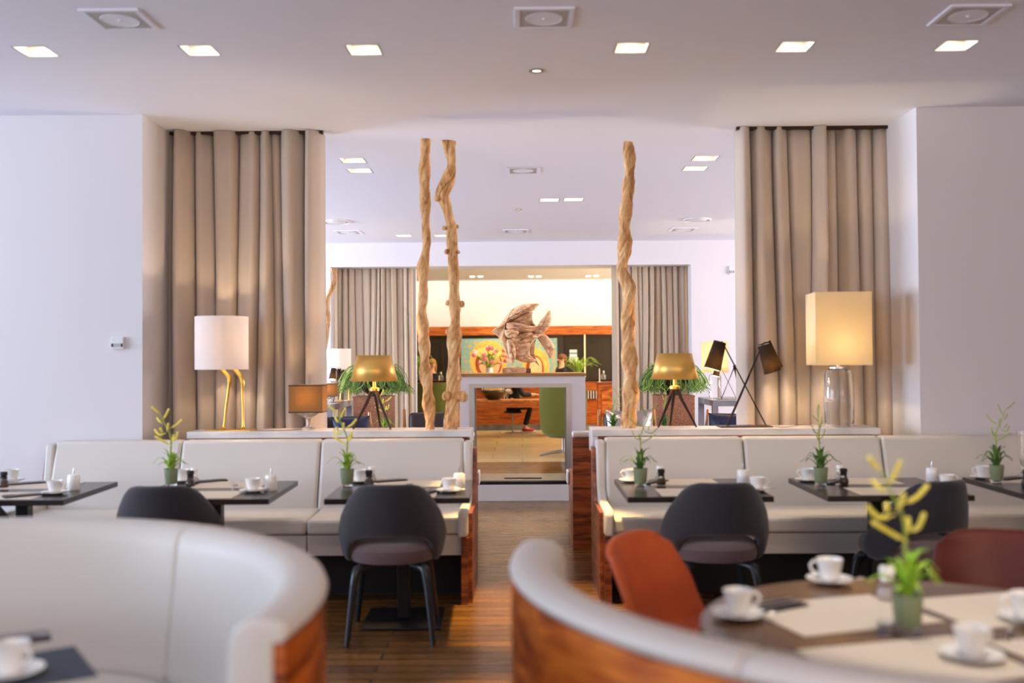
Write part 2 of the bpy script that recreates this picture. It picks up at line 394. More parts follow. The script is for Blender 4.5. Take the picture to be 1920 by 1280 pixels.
# window frames (openings the daylight comes through, outside the view)
def window(n, mb):
    o = thing('window_%d' % n, None, None); o['kind'] = 'structure'
    mb.build('window_frame', M['whiteplastic'], o, smooth=False)
def wx(x, a, b):
    mb = MB()
    for y in (a, (a * 2 + b) / 3, (a + 2 * b) / 3, b): mb.bb(x - .04, x + .04, y - .035, y + .035, .6, 2.9)
    for z in (.63, 2.87): mb.bb(x - .04, x + .04, a, b, z - .035, z + .035)
    return mb
window(1, wx(-9.1, .4, 6.0)); window(2, wx(-9.1, 8.3, 12.9)); window(3, wx(9.1, 8.3, 12.9))
mb = MB()
for a, b in ((-5.3, -.6), (.6, 5.3)):
    for x in (a, (a + b) / 2, b): mb.bb(x - .035, x + .035, -3.14, -3.06, .75, 2.95)
    for z in (.78, 2.92): mb.bb(a, b, -3.14, -3.06, z - .035, z + .035)
window(4, mb)

# ================================================================ CEILING FITTINGS
def spot(parent, z, power, col, ang=84, blend=.9, size=.04):
    l = bpy.data.lights.new('lamp_light', 'SPOT'); l.energy = power; l.color = col; l.spot_size = R(ang); l.spot_blend = blend; l.shadow_soft_size = size
    o = bpy.data.objects.new('lamp_light', l); C.objects.link(o); o.parent = parent; o.location = (0, 0, z); return o
def bulb_light(parent, loc, power, col=(1, .70, .38), size=.03):
    l = bpy.data.lights.new('bulb_light', 'POINT'); l.energy = power; l.color = col; l.shadow_soft_size = size
    o = bpy.data.objects.new('bulb_light', l); C.objects.link(o); o.parent = parent; o.location = loc; return o
def downlight(w, power, label, group):
    t = thing('recessed_downlight', label, 'downlight', group=group)
    h = w / 2; mb = MB(); d = .11
    for sx in (-1, 1):
        mb.box((sx * (h + .004), 0, d / 2), (.008, w + .016, d)); mb.box((0, sx * (h + .004), d / 2), (w, .008, d))
    mb.box((0, 0, d + .004), (w + .016, w + .016, .008))
    mb.build('housing', M['housing'], t, smooth=False)
    MB().lathe([(.0, .075), (.038, .075), (.044, .085), (.044, .109), (0, .109)], 18).build('lamp', M['downlamp'], t)
    MB().lathe([(.046, .07), (.056, .07), (.056, .108), (.046, .108), (.046, .07)], 18, cap=False).build('lamp_ring', M['steel'], t)
    spot(t, .06, power, (1, .90, .78)); return t
names = ['leftmost of the six in the front row', 'second from the left in the front row of six', 'third from the left in the front row of six',
         'fourth from the left in the front row of six', 'fifth from the left in the front row of six', 'rightmost of the six in the front row']
base = None
for (px, py), nm in zip(DL_FRONT, names):
    p = G(px, py, H); lab = 'lit square recessed ceiling downlight, ' + nm
    if base is None: base = downlight(.17, 30, lab, 'front row of square downlights'); base.location = p
    else: dup(base, p, 0, lab)
names = ['above the left edge of the lounge, nearer of the left pair', 'above the left edge of the lounge, farther of the left pair',
         'by the right curtain, nearer of the right pair', 'by the right curtain, farther of the right pair',
         'left one of the bright pair in the middle of the lounge', 'right one of the bright pair in the middle of the lounge',
         'small and far, left of the first twisted pole', 'small and far, between the two left twisted poles']
base = None
for (px, py), nm in zip(DL_LOUNGE, names):
    p = G(px, py, H); lab = 'square lounge ceiling downlight ' + nm
    if base is None: base = downlight(.20, 34, lab, 'lounge downlights'); base.location = p
    else: dup(base, p, 0, lab)
for k, (x, y) in enumerate(DL_NEAR):
    dup(bpy.data.objects['recessed_downlight'], (x, y, H), 0, 'added unseen square downlight over the booths, ' + ('above the left booth table', 'above the right booth table', 'beside the left wall', 'beside the right wall')[k], group='added downlights over the booths')
beam = [o for o in bpy.data.objects if o.get('label', '').endswith('above the right booth table')][0]
for c_ in beam.children:
    if c_.type == 'LIGHT': c_.data = c_.data.copy(); c_.data.energy = 150; c_.data.spot_size = R(34); c_.data.spot_blend = .5
def speaker_sq(w, label):
    t = thing('ceiling_speaker', label, 'speaker', group='square ceiling speakers'); h = w / 2
    mb = MB()
    for s in (-1, 1): mb.box((s * (h - .012), 0, -.004), (.024, w, .008)); mb.box((0, s * (h - .012), -.004), (w - .048, .024, .008))
    mb.build('frame', M['ceiling'], t, smooth=False)
    MB().box((0, 0, -.003), (w - .048, w - .048, .006)).build('grille', M['mesh'], t, smooth=False)
    MB().lathe([(w * .30, -.0065), (w * .31, -.0085), (w * .32, -.0065)], 32, cap=False).lathe([(0, -.0066), (w * .30, -.0066)], 32, cap=False).lathe([(.0, -.012), (.008, -.011), (.01, -.006)], 12, cap=False).build('cone', M['ceiling'], t)
    return t
base = None
for (px, py), nm in zip([(225, 36), (1020, 33), (1815, 28), (981, 319), (967, 433), (653, 435), (1281, 430)],
        ['near the upper left corner of the view', 'in the front room above the aisle, large and central', 'near the upper right corner of the view',
         'in the middle of the lounge ceiling', 'small and central near the lounge fascia', 'near the fascia beside the left curtain', 'near the fascia beside the right curtain']):
    p = G(px, py, H); lab = 'square ceiling speaker with grey mesh, ' + nm
    if base is None: base = speaker_sq(.29, lab); base.location = p
    else: dup(base, p, 0, lab, scale=1.0 if py < 400 else 1.15)
base = None
for (px, py), nm in zip([(631, 415), (1307, 411)], ['beside the left curtain', 'beside the right curtain']):
    p = G(px, py, H); lab = 'round flat white ceiling vent ' + nm
    if base is None:
        base = thing('ceiling_vent', lab, 'vent', p, group='round ceiling vents')
        MB().lathe([(.17, 0), (.17, -.012), (.155, -.02), (.15, -.012)], 32, cap=False).build('rim', M['whiteplastic'], base)
        MB().lathe([(.0, -.024), (.11, -.022), (.115, -.012), (.14, -.01), (.15, -.002), (0, -.001)], 32).build('disc', M['whiteplastic'], base)
    else: dup(base, p, 0, lab)
for (px, py), nm in zip([(1006, 132), (972, 392)], ['in front of the room divide, between the rows', 'small and far in the lounge ceiling']):
    p = G(px, py, H); t = thing('ceiling_spotlight', 'small round steel ringed ceiling spotlight ' + nm, 'spotlight', p)
    MB().lathe([(.045, 0), (.045, -.006), (.03, -.008), (.026, -.002)], 24, cap=False).build('ring', M['steel'], t)
    MB().lathe([(.0, -.003), (.027, -.001), (.027, -.0005), (0, -.0005)], 16).build('lens', emis('spot lens', (1, .85, .7, 1), 4), t)
    spot(t, -.01, 1150 if py < 200 else 170, (1, .66, .24), 32 if py < 200 else 60, .55)
added_spot = copy_tree(bpy.data.objects['ceiling_spotlight']); added_spot.location = (-.02, 3.95, H);  # extra spot outside the view, added to warm the aisle floor
for c_ in added_spot.children:
    if c_.type == 'LIGHT': c_.data = c_.data.copy(); c_.data.energy = 900; c_.data.spot_size = R(25)
added_spot['label'] = 'added unseen ceiling spotlight over the aisle between the curved booths'
for (px, py), nm in zip([(893, 517), (1003, 517), (1110, 516)], ['left', 'middle', 'right']):
    p = G(px, py, H); t = thing('lobby_spotlight', 'twin spotlight in lobby ceiling, the %s one of the three' % nm, 'spotlight', p, group='lobby ceiling spotlights')
    MB().box((0, 0, -.006), (.3, .16, .012)).build('plate', M['housing'], t, smooth=False)
    for s in (-1, 1): MB().lathe([(.0, -.02), (.045, -.02), (.05, -.01), (0, -.01)], 14, c=(s * .08, 0, 0)).build('lamp', M['downlamp'], t)
    spot(t, -.04, 130, (1, .74, .42), 120)
# light cove above the reception wall
l = area('cove_light', (0.2, 20.95, H + .2), (0.2, 22, 2.4), 9, .12, 70, (1, .84, .62))
area('lobby_fill', (7.3, 17.5, 1.6), (0, 17.5, 2.6), 3.5, 2.4, 520, (1, .84, .62))  # warm fill lamp added to brighten the lobby; this wall has no window
tag(MB().bb(-3.8, 4.2, 20.77, 20.83, H + .05, H + .09).build('light_strip', emis('cove strip', (1, .82, .58, 1), 3), smooth=False), 'long warm light strip in the ceiling cove over reception', 'light strip')

# ================================================================ CURTAINS
def curtain(name, label, x0, x1, yc, ztop, folds, amp, m, flare=1.1, seed=1, lean=0.0):
    rnd = random.Random(seed); ws = [rnd.uniform(.55, 1.45) for _ in range(folds)]; tot = sum(ws)
    edges = [0]
    for w in ws: edges.append(edges[-1] + w / tot)
    amps = [rnd.uniform(.45, 1.25) for _ in range(folds)]
    n = folds * 16
    def fn(u, v):
        i = min(folds - 1, max(k for k in range(folds) if edges[k] <= u + 1e-9)); t = (u - edges[i]) / (edges[i + 1] - edges[i])
        a = amps[i]
        w = abs(math.sin(PI * t)) ** .85 * (1 - .12 * math.sin(3 * PI * t + i))
        k = .75 + .35 * (1 - v)
        x = x0 + (x1 - x0) * u - amp * .22 * math.sin(2 * PI * t) * k + .022 * math.sin(PI * u) * math.sin(3.2 * v + 1.7 * math.sin(9 * u)) + lean * (1 - v) ** 1.5
        y = yc + amp - 2 * amp * a * w * k + .012 * math.sin(7 * u + 5 * v + i)
        return (x, y, .015 + (ztop - .015) * v)
    o = MB().grid(fn, n, 14).build(name, m, solid=.004, ang=80)
    return tag(o, label, 'curtain')
YC = 7.15
curtain('curtain', 'tall taupe floor-length curtain left of the opening, behind the bird-leg lamp', W(300, 500, YC).x, W(603, 300, YC).x, YC, H - .005, 9, .115, M['curtain'], seed=3, lean=.02)
curtain('curtain', 'tall taupe floor-length curtain right of the opening, behind the tall square-shaded lamp', W(1383, 300, YC).x, W(1683, 500, YC).x, YC, H - .005, 9, .115, M['curtain'], seed=8)
curtain('curtain', 'far grey curtain at the left side of the lobby opening', W(632, 640, 14.32).x, W(774, 640, 14.32).x, 14.32, ZF - .003, 13, .05, M['curtain2'], seed=5)
curtain('curtain', 'far grey curtain at the right side of the lobby opening', W(1148, 640, 14.32).x, W(1287, 640, 14.32).x, 14.32, ZF - .003, 12, .05, M['curtain2'], seed=6)
for nm, a, b in (('left', 300, 606), ('right', 1381, 1679)):
    t = MB().bb(W(a, 300, YC).x, W(b, 300, YC).x, YC - .02, YC + .02, H - .022, H).build('curtain_track', M['darkmetal'], smooth=False)
    t['kind'] = 'structure'; t.name = 'trim_curtain_track_' + nm

# thermostats on walls
def wall_box(px, py, D, w, h, label):
    p = W(px, py, D); t = thing('wall_thermostat', label, 'thermostat', (p.x, D, p.z))
    MB().box((0, -.014, 0), (w, .028, h)).build('body', M['whiteplastic'], t, bev=.004)
    MB().box((0, -.03, -h * .18), (w * .9, .006, h * .3)).build('display', M['mesh'], t, smooth=False)
    for s in (-1, 1): MB().box((s * w * .40, -.034, -h * .18), (w * .1, .006, h * .26)).build('button', M['napkin'], t, smooth=False)
wall_box(223, 643, YW, .082, .082, 'small square white thermostat on the left wall')
wall_box(1371, 507, YF, .07, .12, 'small white control box high on the lounge wall beside right curtain')

# ================================================================ BANQUETTES
def extr(prof, x0, x1): return MB().prism_x(prof, x0, x1)
BK = [(6.30, .50), (6.44, .945), (6.56, .945), (6.56, .42), (6.30, .42)]
def banquette(label, x0, x1, seams_b, seams_s, left_end, right_end, group='cream banquettes along the room divide'):
    t = thing('banquette', label, 'banquette', (x0, 6.2, 0), group=group)
    off = Vector((-x0, -6.2, 0))
    def put(mb, name, m, **k):
        mb.v = [tuple(Vector(p) + off) for p in mb.v]; return mb.build(name, m, t, **k)
    g = .003
    bs = [x0 + (.045 if left_end else 0)] + seams_b + [x1 - (.045 if right_end else 0)]
    for a, b in zip(bs, bs[1:]): put(extr(BK, a + g, b - g), 'back_cushion', M['leather'], bev=.022, seg=4)
    ss = [x0 + .01] + seams_s + [x1 - .01]
    for a, b in zip(ss, ss[1:]):
        put(extr([(5.88, .415), (5.88, .505), (6.34, .515), (6.34, .415)], a + g, b - g), 'seat_cushion', M['leather'], bev=.02, seg=4)
        put(extr([(5.90, .285), (5.90, .41), (6.40, .41), (6.40, .285)], a + g, b - g), 'seat_base', M['leather'], bev=.006)
    put(MB().bb(x0 + .03, x1 - .03, 6.14, 6.5, 0, .285), 'plinth', M['black'], smooth=False)
    for end, s in ((left_end, 0), (right_end, 1)):
        if not end: continue
        xe = x0 if s == 0 else x1; d = 1 if s == 0 else -1
        prof = [(6.56, .93), (6.42, .93), (6.37, .62), (6.30, .565), (5.87, .565), (5.83, .54), (5.83, .405), (5.87, .405), (6.56, .405)]
        put(extr(prof, xe - d * .012, xe + d * .048), 'end_pad', M['leather'], bev=.018, seg=4)
        wp = [(6.60, .88), (6.47, .88), (6.42, .66), (6.34, .54), (5.90, .54), (5.90, 0), (6.60, 0)]
        put(extr(wp, xe - d * .035, xe - d * .0125), 'end_panel', M['walnut'], bev=.002, smooth=False)
        put(extr([(5.84, 0), (5.84, .40), (6.1, .40), (6.1, 0)], xe - d * .012, xe + d * .03), 'end_foot', M['walnut'], smooth=False)
    return t
D_ = 6.45
banquette('long cream leather banquette on the left of the aisle', W(57, 850, 6.2).x, W(876, 900, 6.0).x,
          [W(342, 870, D_).x, W(602, 870, D_).x], [W(300, 980, 5.9).x, W(575, 980, 5.9).x], True, True)
banquette('long cream leather banquette on the right of the aisle', W(1135, 960, 5.9).x, W(1990, 900, 6.2).x,
          [W(1393, 870, D_).x, W(1651, 870, D_).x], [W(1420, 980, 5.9).x, W(1690, 980, 5.9).x], True, True)
# rear banquettes turned to the lounge
def rear_banquette(label, x0, x1, end):
    t = thing('rear_banquette', label, 'banquette', ((x0 + x1) / 2, 7.85, 0)); h = (x1 - x0) / 2; s = -1 if end == 'L' else 1
    MB().bb(-h, h, -.35, -.29, 0, .86).build('back_panel', M['walnut'], t, smooth=False)
    MB().bb(s * h, s * (h - .03), -.288, .33, 0, .55).build('end_panel', M['walnut'], t, smooth=False)
    MB().bb(-h, h, -.35, -.2, .862, .905).build('top_pad', M['leather'], t, bev=.015)
    MB().bb(-h + .03 * (s < 0), h - .03 * (s > 0), -.285, -.12, .40, .858).build('back_cushion', M['leather'], t, bev=.02)
    MB().bb(-h + .03 * (s < 0), h - .03 * (s > 0), -.11, .36, .36, .50).build('seat_cushion', M['leather'], t, bev=.03)
    MB().bb(s * h, s * (h + .022), .12, .30, .44, .55).build('arm_pad', M['leather'], t, bev=.01)
    MB().bb(-h + .05, h - .05, -.25, .25, 0, .355).build('plinth', M['black'], t, smooth=False)
rear_banquette('walnut-backed banquette facing the lounge, seen at the left of the aisle', -3.0, W(890, 900, 7.6).x, 'R')
rear_banquette('walnut-backed banquette facing the lounge, seen at the right of the aisle', W(1074, 900, 7.5).x, 3.05, 'L')

# ---- marble shelves behind the banquettes
def shelf(label, xa, xb):
    t = thing('marble_shelf', label, 'shelf', ((xa + xb) / 2, 6.76, 0)); h = (xb - xa) / 2
    MB().bb(-h, h, -.16, .145, .945, .99).build('slab', M['marble'], t, bev=.003)
    MB().bb(-h + .04, h - .04, -.12, .11, 0, .944).build('support', M['walnut_v'], t, smooth=False)
    if xa > 0: MB().bb(-h, -h + .04, -.16, .145, .83, .944).build('end_drop', M['marble'], t, bev=.003)
    else: MB().bb(h - .012, h, -.159, .144, .90, .944).build('end_drop', M['marble'], t, bev=.003)
ZS = .99
shelf('white marble shelf behind the left banquette, carrying two twisted poles', W(350, 808, 6.6).x, W(884, 808, 6.6).x)
shelf('white marble shelf behind the right banquette, carrying one twisted pole', W(1110, 803, 6.6).x, W(1651, 800, 6.6).x)

# ================================================================ DRIFTWOOD POLES
def pole(label, pts, D, zbase, knobs=(), seed=0, twist=46., lobes=2, amp=.15, name='driftwood_pole'):
    """pts: (px_left, px_right, py) of the trunk at depth D"""
    rnd = random.Random(seed); cen = []
    for a, b, py in pts:
        p = W((a + b) / 2, py, D); cen.append((p.x, 0.0, p.z, (b - a) / 2 * D / F_PX))
    if cen[-1][2] > zbase: cen.append((cen[-1][0], 0, zbase, cen[-1][3]))
    cen[-1] = (cen[-1][0], 0, zbase, cen[-1][3])
    base = cen[-1]
    path = smooth_path([(x, .02 * math.sin(z * 5 + seed), z, r * .94) for x, y, z, r in cen], 9)
    path[-1] = (path[-1][0], path[-1][1], zbase, path[-1][3])
    bx, by = path[-1][0], 0
    t = thing(name, label, 'driftwood pole', (bx, D, zbase))
    rs = []; n = 48; L = 0
    for i, (x, y, z, r) in enumerate(path):
        z = max(z, zbase)
        if i: L += abs(z - path[i - 1][2])
        ring = []
        for j in range(n):
            th = 2 * PI * j / n
            tw = th + twist * L / 3 + .6 * math.sin(L * 4 + seed)
            rr = r * (1 + amp * math.sin(lobes * tw) + amp * .45 * math.sin(7 * tw + 2) + amp * .2 * math.sin(11 * tw + L * 20) + .04 * math.sin(L * 23 + 2 * th + seed))
            ring.append((x - bx + rr * math.cos(th), y + rr * math.sin(th), z - zbase))
        rs.append(ring)
    MB().rings(rs).build('trunk', M['drift'], t, ang=70)
    for (kx, ky, kr) in knobs:
        p = W(kx, ky, D); kr = kr * D / F_PX
        rs = []
        for i in range(1, 8):
            a = -PI / 2 + PI * i / 8
            rs.append([(p.x - bx + kr * math.cos(a) * math.cos(2 * PI * j / 12) * (1 + .1 * math.sin(3 * j + i)), -.012 + kr * math.cos(a) * math.sin(2 * PI * j / 12), p.z - zbase + kr * 1.1 * math.sin(a)) for j in range(12)])
        MB().rings(rs).build('knot', M['drift'], t, ang=70)
    return t
DP = 6.76
pole('slender twisted driftwood pole, leftmost on the left marble shelf',
     [(790, 807, 261), (786, 807, 300), (785, 806, 340), (787, 807, 380), (790, 806, 420), (792, 808, 460), (783, 804, 500), (785, 804, 530), (786, 802, 560), (782, 801, 585), (782, 805, 620), (785, 806, 650), (786, 806, 680), (787, 809, 705), (791, 812, 730), (792, 815, 755), (796, 816, 780), (797, 815, 803)], DP, ZS, seed=1)
pole('knotty crooked driftwood pole with burls, second on the left marble shelf',
     [(829, 851, 265), (835, 855, 290), (837, 856, 310), (829, 855, 330), (821, 848, 350), (817, 842, 368), (827, 848, 390), (835, 855, 420), (837, 857, 450), (838, 860, 480), (841, 861, 510), (842, 863, 560), (844, 864, 600), (840, 865, 625), (839, 864, 660), (838, 863, 700), (837, 862, 730), (834, 862, 760), (832, 860, 780), (831, 857, 803)], DP, ZS,
     knobs=[(852, 269, 4), (845, 296, 4), (820, 372, 6), (833, 428, 4), (857, 425, 3.5), (838, 472, 5), (860, 473, 3), (840, 568, 5), (866, 570, 6), (841, 622, 6), (861, 665, 6), (838, 742, 9), (868, 743, 10), (862, 708, 5)], seed=2, twist=34)
pole('thick spiralling driftwood pole on the right marble shelf',
     [(1167, 1189, 266), (1170, 1191, 290), (1170, 1191, 320), (1167, 1189, 350), (1163, 1187, 380), (1159, 1182, 420), (1159, 1184, 450), (1157, 1182, 480), (1155, 1177, 505), (1160, 1184, 520), (1168, 1193, 545), (1166, 1192, 580), (1166, 1190, 610), (1166, 1192, 640), (1166, 1194, 670), (1168, 1194, 700), (1168, 1196, 740), (1164, 1194, 770), (1165, 1192, 800)], DP, ZS, seed=5, twist=40)
pole('bent driftwood trunk standing in the lounge beside the left curtain edge',
     [(620, 630, 503), (623, 631, 520), (616, 628, 540), (608, 619, 560), (610, 618, 580), (609, 620, 600), (604, 620, 612), (608, 617, 630), (602, 614, 650), (598, 612, 680), (598, 612, 720), (598, 612, 760), (596, 612, 800)], 9.9, 0, seed=9, twist=30, amp=.16)

# ================================================================ LAMPS ON THE SHELVES
def bird_lamp(label, group=None):
    t = thing('bird_leg_lamp', label, 'lamp', group=group)
    MB().lathe([(.178, .425), (.18, .425), (.18, .79), (.178, .79)], 40, cap=False).build('lamp_shade', M['whiteshade'], t, solid=.003)
    mb = MB()
    for k in range(3):
        a = 2 * PI * k / 3; mb.tube([(0, 0, .73), (.178 * math.cos(a), .178 * math.sin(a), .73)], .002, 5)
    mb.build('shade_ring', M['gold'], t)
    for s, pts in ((-1, [(-.01, 0, .50), (.0, 0, .425), (.052, 0, .36), (.045, 0, .27), (.03, 0, .16), (.018, 0, .05), (.012, 0, .012)]),
                   (1, [(.0, .02, .50), (.08, .02, .425), (.135, .02, .352), (.138, .02, .26), (.142, .02, .16), (.142, .02, .05), (.142, .02, .012)])):
        pts = smooth_path(pts, 3); n = len(pts)
        rad = [interp([(0, .017), (.30, .016), (.36, .018), (.45, .011), (.8, .009), (.95, .011), (1, .014)], i / (n - 1)) for i in range(n)]
        lg = MB().tube(pts, rad, 10).build('bird_leg', M['gold'], t)
        x, y = pts[-1][0], pts[-1][1]; mb = MB()
        for a, l in ((-100, .05), (-65, .055), (-130, .055), (80, .035)):
            dx, dy = math.cos(R(a)), math.sin(R(a)); mb.tube([(x, y, .014), (x + dx * l * .5, y + dy * l * .5, .009), (x + dx * l, y + dy * l, .004)], [.010, .007, .003], 8)
        mb.build('foot', M['gold'], lg)
    MB().box((.065, .0, .003), (.34, .14, .006)).build('base_plate', M['gold'], t, bev=.002)
    MB().ball((0, 0, .57), .028).build('bulb', M['bulb'], t); MB().lathe([(.014, .49), (.014, .545), (.02, .55)], 12).build('bulb_socket', M['gold'], t)
    bulb_light(t, (.03, 0, .60), 11, (1, .74, .48))
    return t
p = G(416, 800, ZS); DLp = 6.75
bl = bird_lamp('lamp with white drum shade on two golden bird legs, on the left shelf', 'bird leg lamps'); bl.location = (W(416, 800, DLp).x, DLp, ZS)
def square_lamp(label, group=None):
    t = thing('square_shade_lamp', label, 'lamp', group=group)
    mb = MB(); w, d = .175, .13
    for s in (-1, 1):
        mb.box((s * w, 0, .185 + .03), (.003, 2 * d, .19)); mb.box((0, s * d, .185 + .03), (2 * w, .003, .19))
    sh = mb.build('lamp_shade', M['brownshade'], t, smooth=False); sh.scale = (.66, .66, 1)
    mb = MB()
    for z in (.122, .308):
        for s in (-1, 1):
            mb.box((s * w * .66, 0, z), (.006, 2 * d * .66 + .006, .008)); mb.box((0, s * d * .66, z), (2 * w * .66, .006, .008))
    mb.build('shade_trim', M['shadetrim'], t, smooth=False)
    MB().lathe([(.045, 0), (.045, .01), (.018, .02), (.013, .05), (.02, .075), (.05, .095), (.088, .118), (.086, .122), (.045, .10), (.0, .09)], 24).build('glass_base', M['crystal'], t)
    MB().lathe([(.012, .10), (.012, .15)], 12).build('bulb_socket', M['steel'], t)
    MB().ball((0, 0, .19), .022).build('bulb', M['bulb'], t); bulb_light(t, (0, 0, .235), 4.0)
    return t
sq = square_lamp('small lamp with brown linen rectangular shade on flared glass foot'); sq.location = (W(578, 800, 6.80).x, 6.80, ZS)
def tripod_lamp(label, group):
    t = thing('tripod_lamp', label, 'lamp', group=group)
    n = 40
    MB().lathe([(.163, .335), (.118, .515)], n, cap=False).build('lamp_shade', M['goldshade'], t, solid=.003)
    MB().lathe([(.161, .336), (.116, .514)], n, cap=False).build('shade_lining', M['goldin'], t)
    mb = MB()
    for k in range(3):
        a = 2 * PI * k / 3 + .4; mb.tube([(0, 0, .49), (.120 * math.cos(a), .120 * math.sin(a), .49)], .002, 5)
    mb.build('shade_ring', M['gold'], t)
    MB().lathe([(.022, .262), (.036, .268), (.036, .286), (.012, .292), (.012, .35), (0, .35)], 20).build('collar', M['gold'], t)
    for a in (205, 335, 90):
        dx, dy = math.cos(R(a)), math.sin(R(a))
        MB().tube([(dx * .014, dy * .014, .28), (dx * .05, dy * .05, .19), (dx * .148, dy * .148, .0035)], [.014, .0125, .006], 8).build('leg', M['darkmetal'], t)
    MB().ball((0, 0, .385), .03).build('bulb', M['bulb'], t); bulb_light(t, (0, 0, .44), 9.0, (1, .70, .36))
    return t
tl = tripod_lamp('tripod table lamp with gold foil shade on the left shelf', 'gold tripod lamps'); tl.location = (W(702, 800, 6.78).x, 6.78, ZS); tl.rotation_euler.z = R(-8)
dup(tl, (W(1266, 800, 6.78).x, 6.78, ZS), R(5), 'tripod table lamp with gold foil shade on the right shelf, beside the thick pole')
def cone_lamp(label, group):
    t = thing('crossed_arm_lamp', label, 'lamp', group=group)
    s = 6.78 / F_PX; z0 = 801
    def P(px, py, y=0.): return Vector(((px - 1398) * s, y, (z0 - py) * s))
    MB().box((-.01, .0, .004), (.36, .16, .008)).build('base_plate', M['darkmetal'], t, bev=.002)
    for a, b in ((P(1435, 800, -.03), P(1356, 641, .01)), (P(1364, 800, .03), P(1430, 648, -.01)), (P(1368, 800, .045), P(1436, 645, .06))):
        MB().tube([a, b], .0045, 8).build('arm', M['darkmetal'], t)
    for a, b, y in ((P(1352, 642), P(1337, 693), -.0), (P(1431, 648), P(1447, 699), -.035), (P(1439, 643), P(1458, 694), .065)):
        a = a + Vector((0, y, 0)); b = b + Vector((0, y, 0)); ax = (b - a); L = ax.length; ax.normalize()
        q = ax.to_track_quat('Z', 'Y').to_matrix()
        rs = [[a + q @ Vector((r * math.cos(2 * PI * j / 28), r * math.sin(2 * PI * j / 28), k * L)) for j in range(28)] for k, r in ((0, .042), (.5, .050), (1, .058))]
        sh = MB().rings(rs, cap=False).build('lamp_shade', M['blackshade'], t, solid=.002)
        rs = [[a + q @ Vector((r * math.cos(2 * PI * j / 28), r * math.sin(2 * PI * j / 28), k * L)) for j in range(28)] for k, r in ((.0, .0395), (1, .0565))]
        MB().rings(rs, cap=False).build('shade_lining', M['creamshade'], sh)
        c = a + ax * L * .55
        MB().ball(c, .016).build('bulb', M['bulb'], sh); MB().tube([a, a + ax * L * .4], .009, 10).build('bulb_socket', M['darkmetal'], sh)
        bulb_light(t, a + ax * L * .8, 3.6, (1, .74, .46), .02)
    return t
cl = cone_lamp('lamp of crossed dark arms with black cone shades, on the right shelf', 'crossed arm lamps'); cl.location = (W(1398, 800, 6.78).x, 6.78, ZS)
def tall_lamp(label, group):
    t = thing('tall_glass_lamp', label, 'lamp', group=group)
    w, z0, z1 = .187, .425, .925; mb = MB()
    for s in (-1, 1):
        mb.box((s * w, 0, (z0 + z1) / 2), (.003, 2 * w * .8, z1 - z0)); mb.box((0, s * w * .8, (z0 + z1) / 2), (2 * w, .003, z1 - z0))
    mb.build('lamp_shade', M['creamshade'], t, smooth=False)
    MB().lathe([(.0, 0), (.096, 0), (.096, .02), (.10, .025), (.102, .2), (.098, .36), (.085, .385), (.05, .40), (.0, .40)], 32).build('glass_base', M['crystal'], t)
    MB().lathe([(.0, .401), (.07, .401), (.07, .412), (.015, .416), (.015, .50), (0, .50)], 24).build('cap', M['steel'], t)
    MB().ball((0, 0, .55), .035).build('bulb', M['bulb'], t); bulb_light(t, (0, 0, .58), 24, (1, .74, .42), .03)
    return t
tg = tall_lamp('tall lamp with large cream rectangular shade on clear glass cylinder, right shelf', 'tall glass lamps'); tg.location = (W(1574, 800, 6.77).x, 6.77, ZS); tg.rotation_euler.z = R(-4)
# cords on the shelves
def cord(label, pts, m='cord', r=.0022):
    p = smooth_path(pts, 5); b = Vector(p[0]); o = MB().tube([Vector(q) - b for q in p], r, 6).build('power_cord', M[m]); o.location = b; return tag(o, label, 'cord')
def sp(px, D, z=ZS + .003): return (W(px, 800, D).x, D, z)
cord('thin brown cord curling over marble from crossed arm lamp', [sp(1447, 6.76), sp(1462, 6.70), sp(1480, 6.72), sp(1500, 6.76, ZS + .012), sp(1515, 6.75, ZS + .014), sp(1525, 6.70)])
cord('thin reddish cord on marble between bird-leg lamp and linen lamp', [sp(468, 6.66), sp(500, 6.64), sp(530, 6.66), sp(552, 6.70), sp(566, 6.78)])

# ================================================================ FIREPLACE
YP = 10.1
xa = W(862, 800, YP).x; xb = W(1098, 800, YP).x; zt = W(980, 700, YP).z
ia = W(880, 800, YP).x; ib = W(1072, 800, YP).x; iz = W(980, 719, YP).z; dep = .75
t = thing('fireplace', 'white see-through fireplace with steel-framed glass, centre of the lounge', 'fireplace', ((xa + xb) / 2, YP, 0)); cx = (xa + xb) / 2
ia -= cx; ib -= cx; xa -= cx; xb -= cx; zb = .165
mb = MB()
mb.bb(xa, ia, 0, dep, 0, zt - .03); mb.bb(ib, xb, 0, dep, 0, zt - .03); mb.bb(ia, ib, 0, dep, iz, zt - .03)
mb.build('surround', M['wall'], t, smooth=False)
MB().bb(xa - .01, xb + .01, -.01, dep + .01, zt - .03, zt).build('mantel', M['woodedge'], t, smooth=False)
MB().bb(ia, ib, 0, dep, 0, zb).build('hearth_base', M['whiteplastic'], t, smooth=False)
MB().bb(ia, ib, .03, dep - .03, zb, zb + .03).build('hearth_slab', M['black'], t, smooth=False)
MB().bb(ia + .02, ib - .02, .08, dep - .05, zb + .03, zb + .036).build('hearth_tray', M['alu'], t, smooth=False)
MB().box((0, .25, zb + .040), (.40, .03, .008)).build('burner_slot', M['tablesteel'], t, smooth=False)
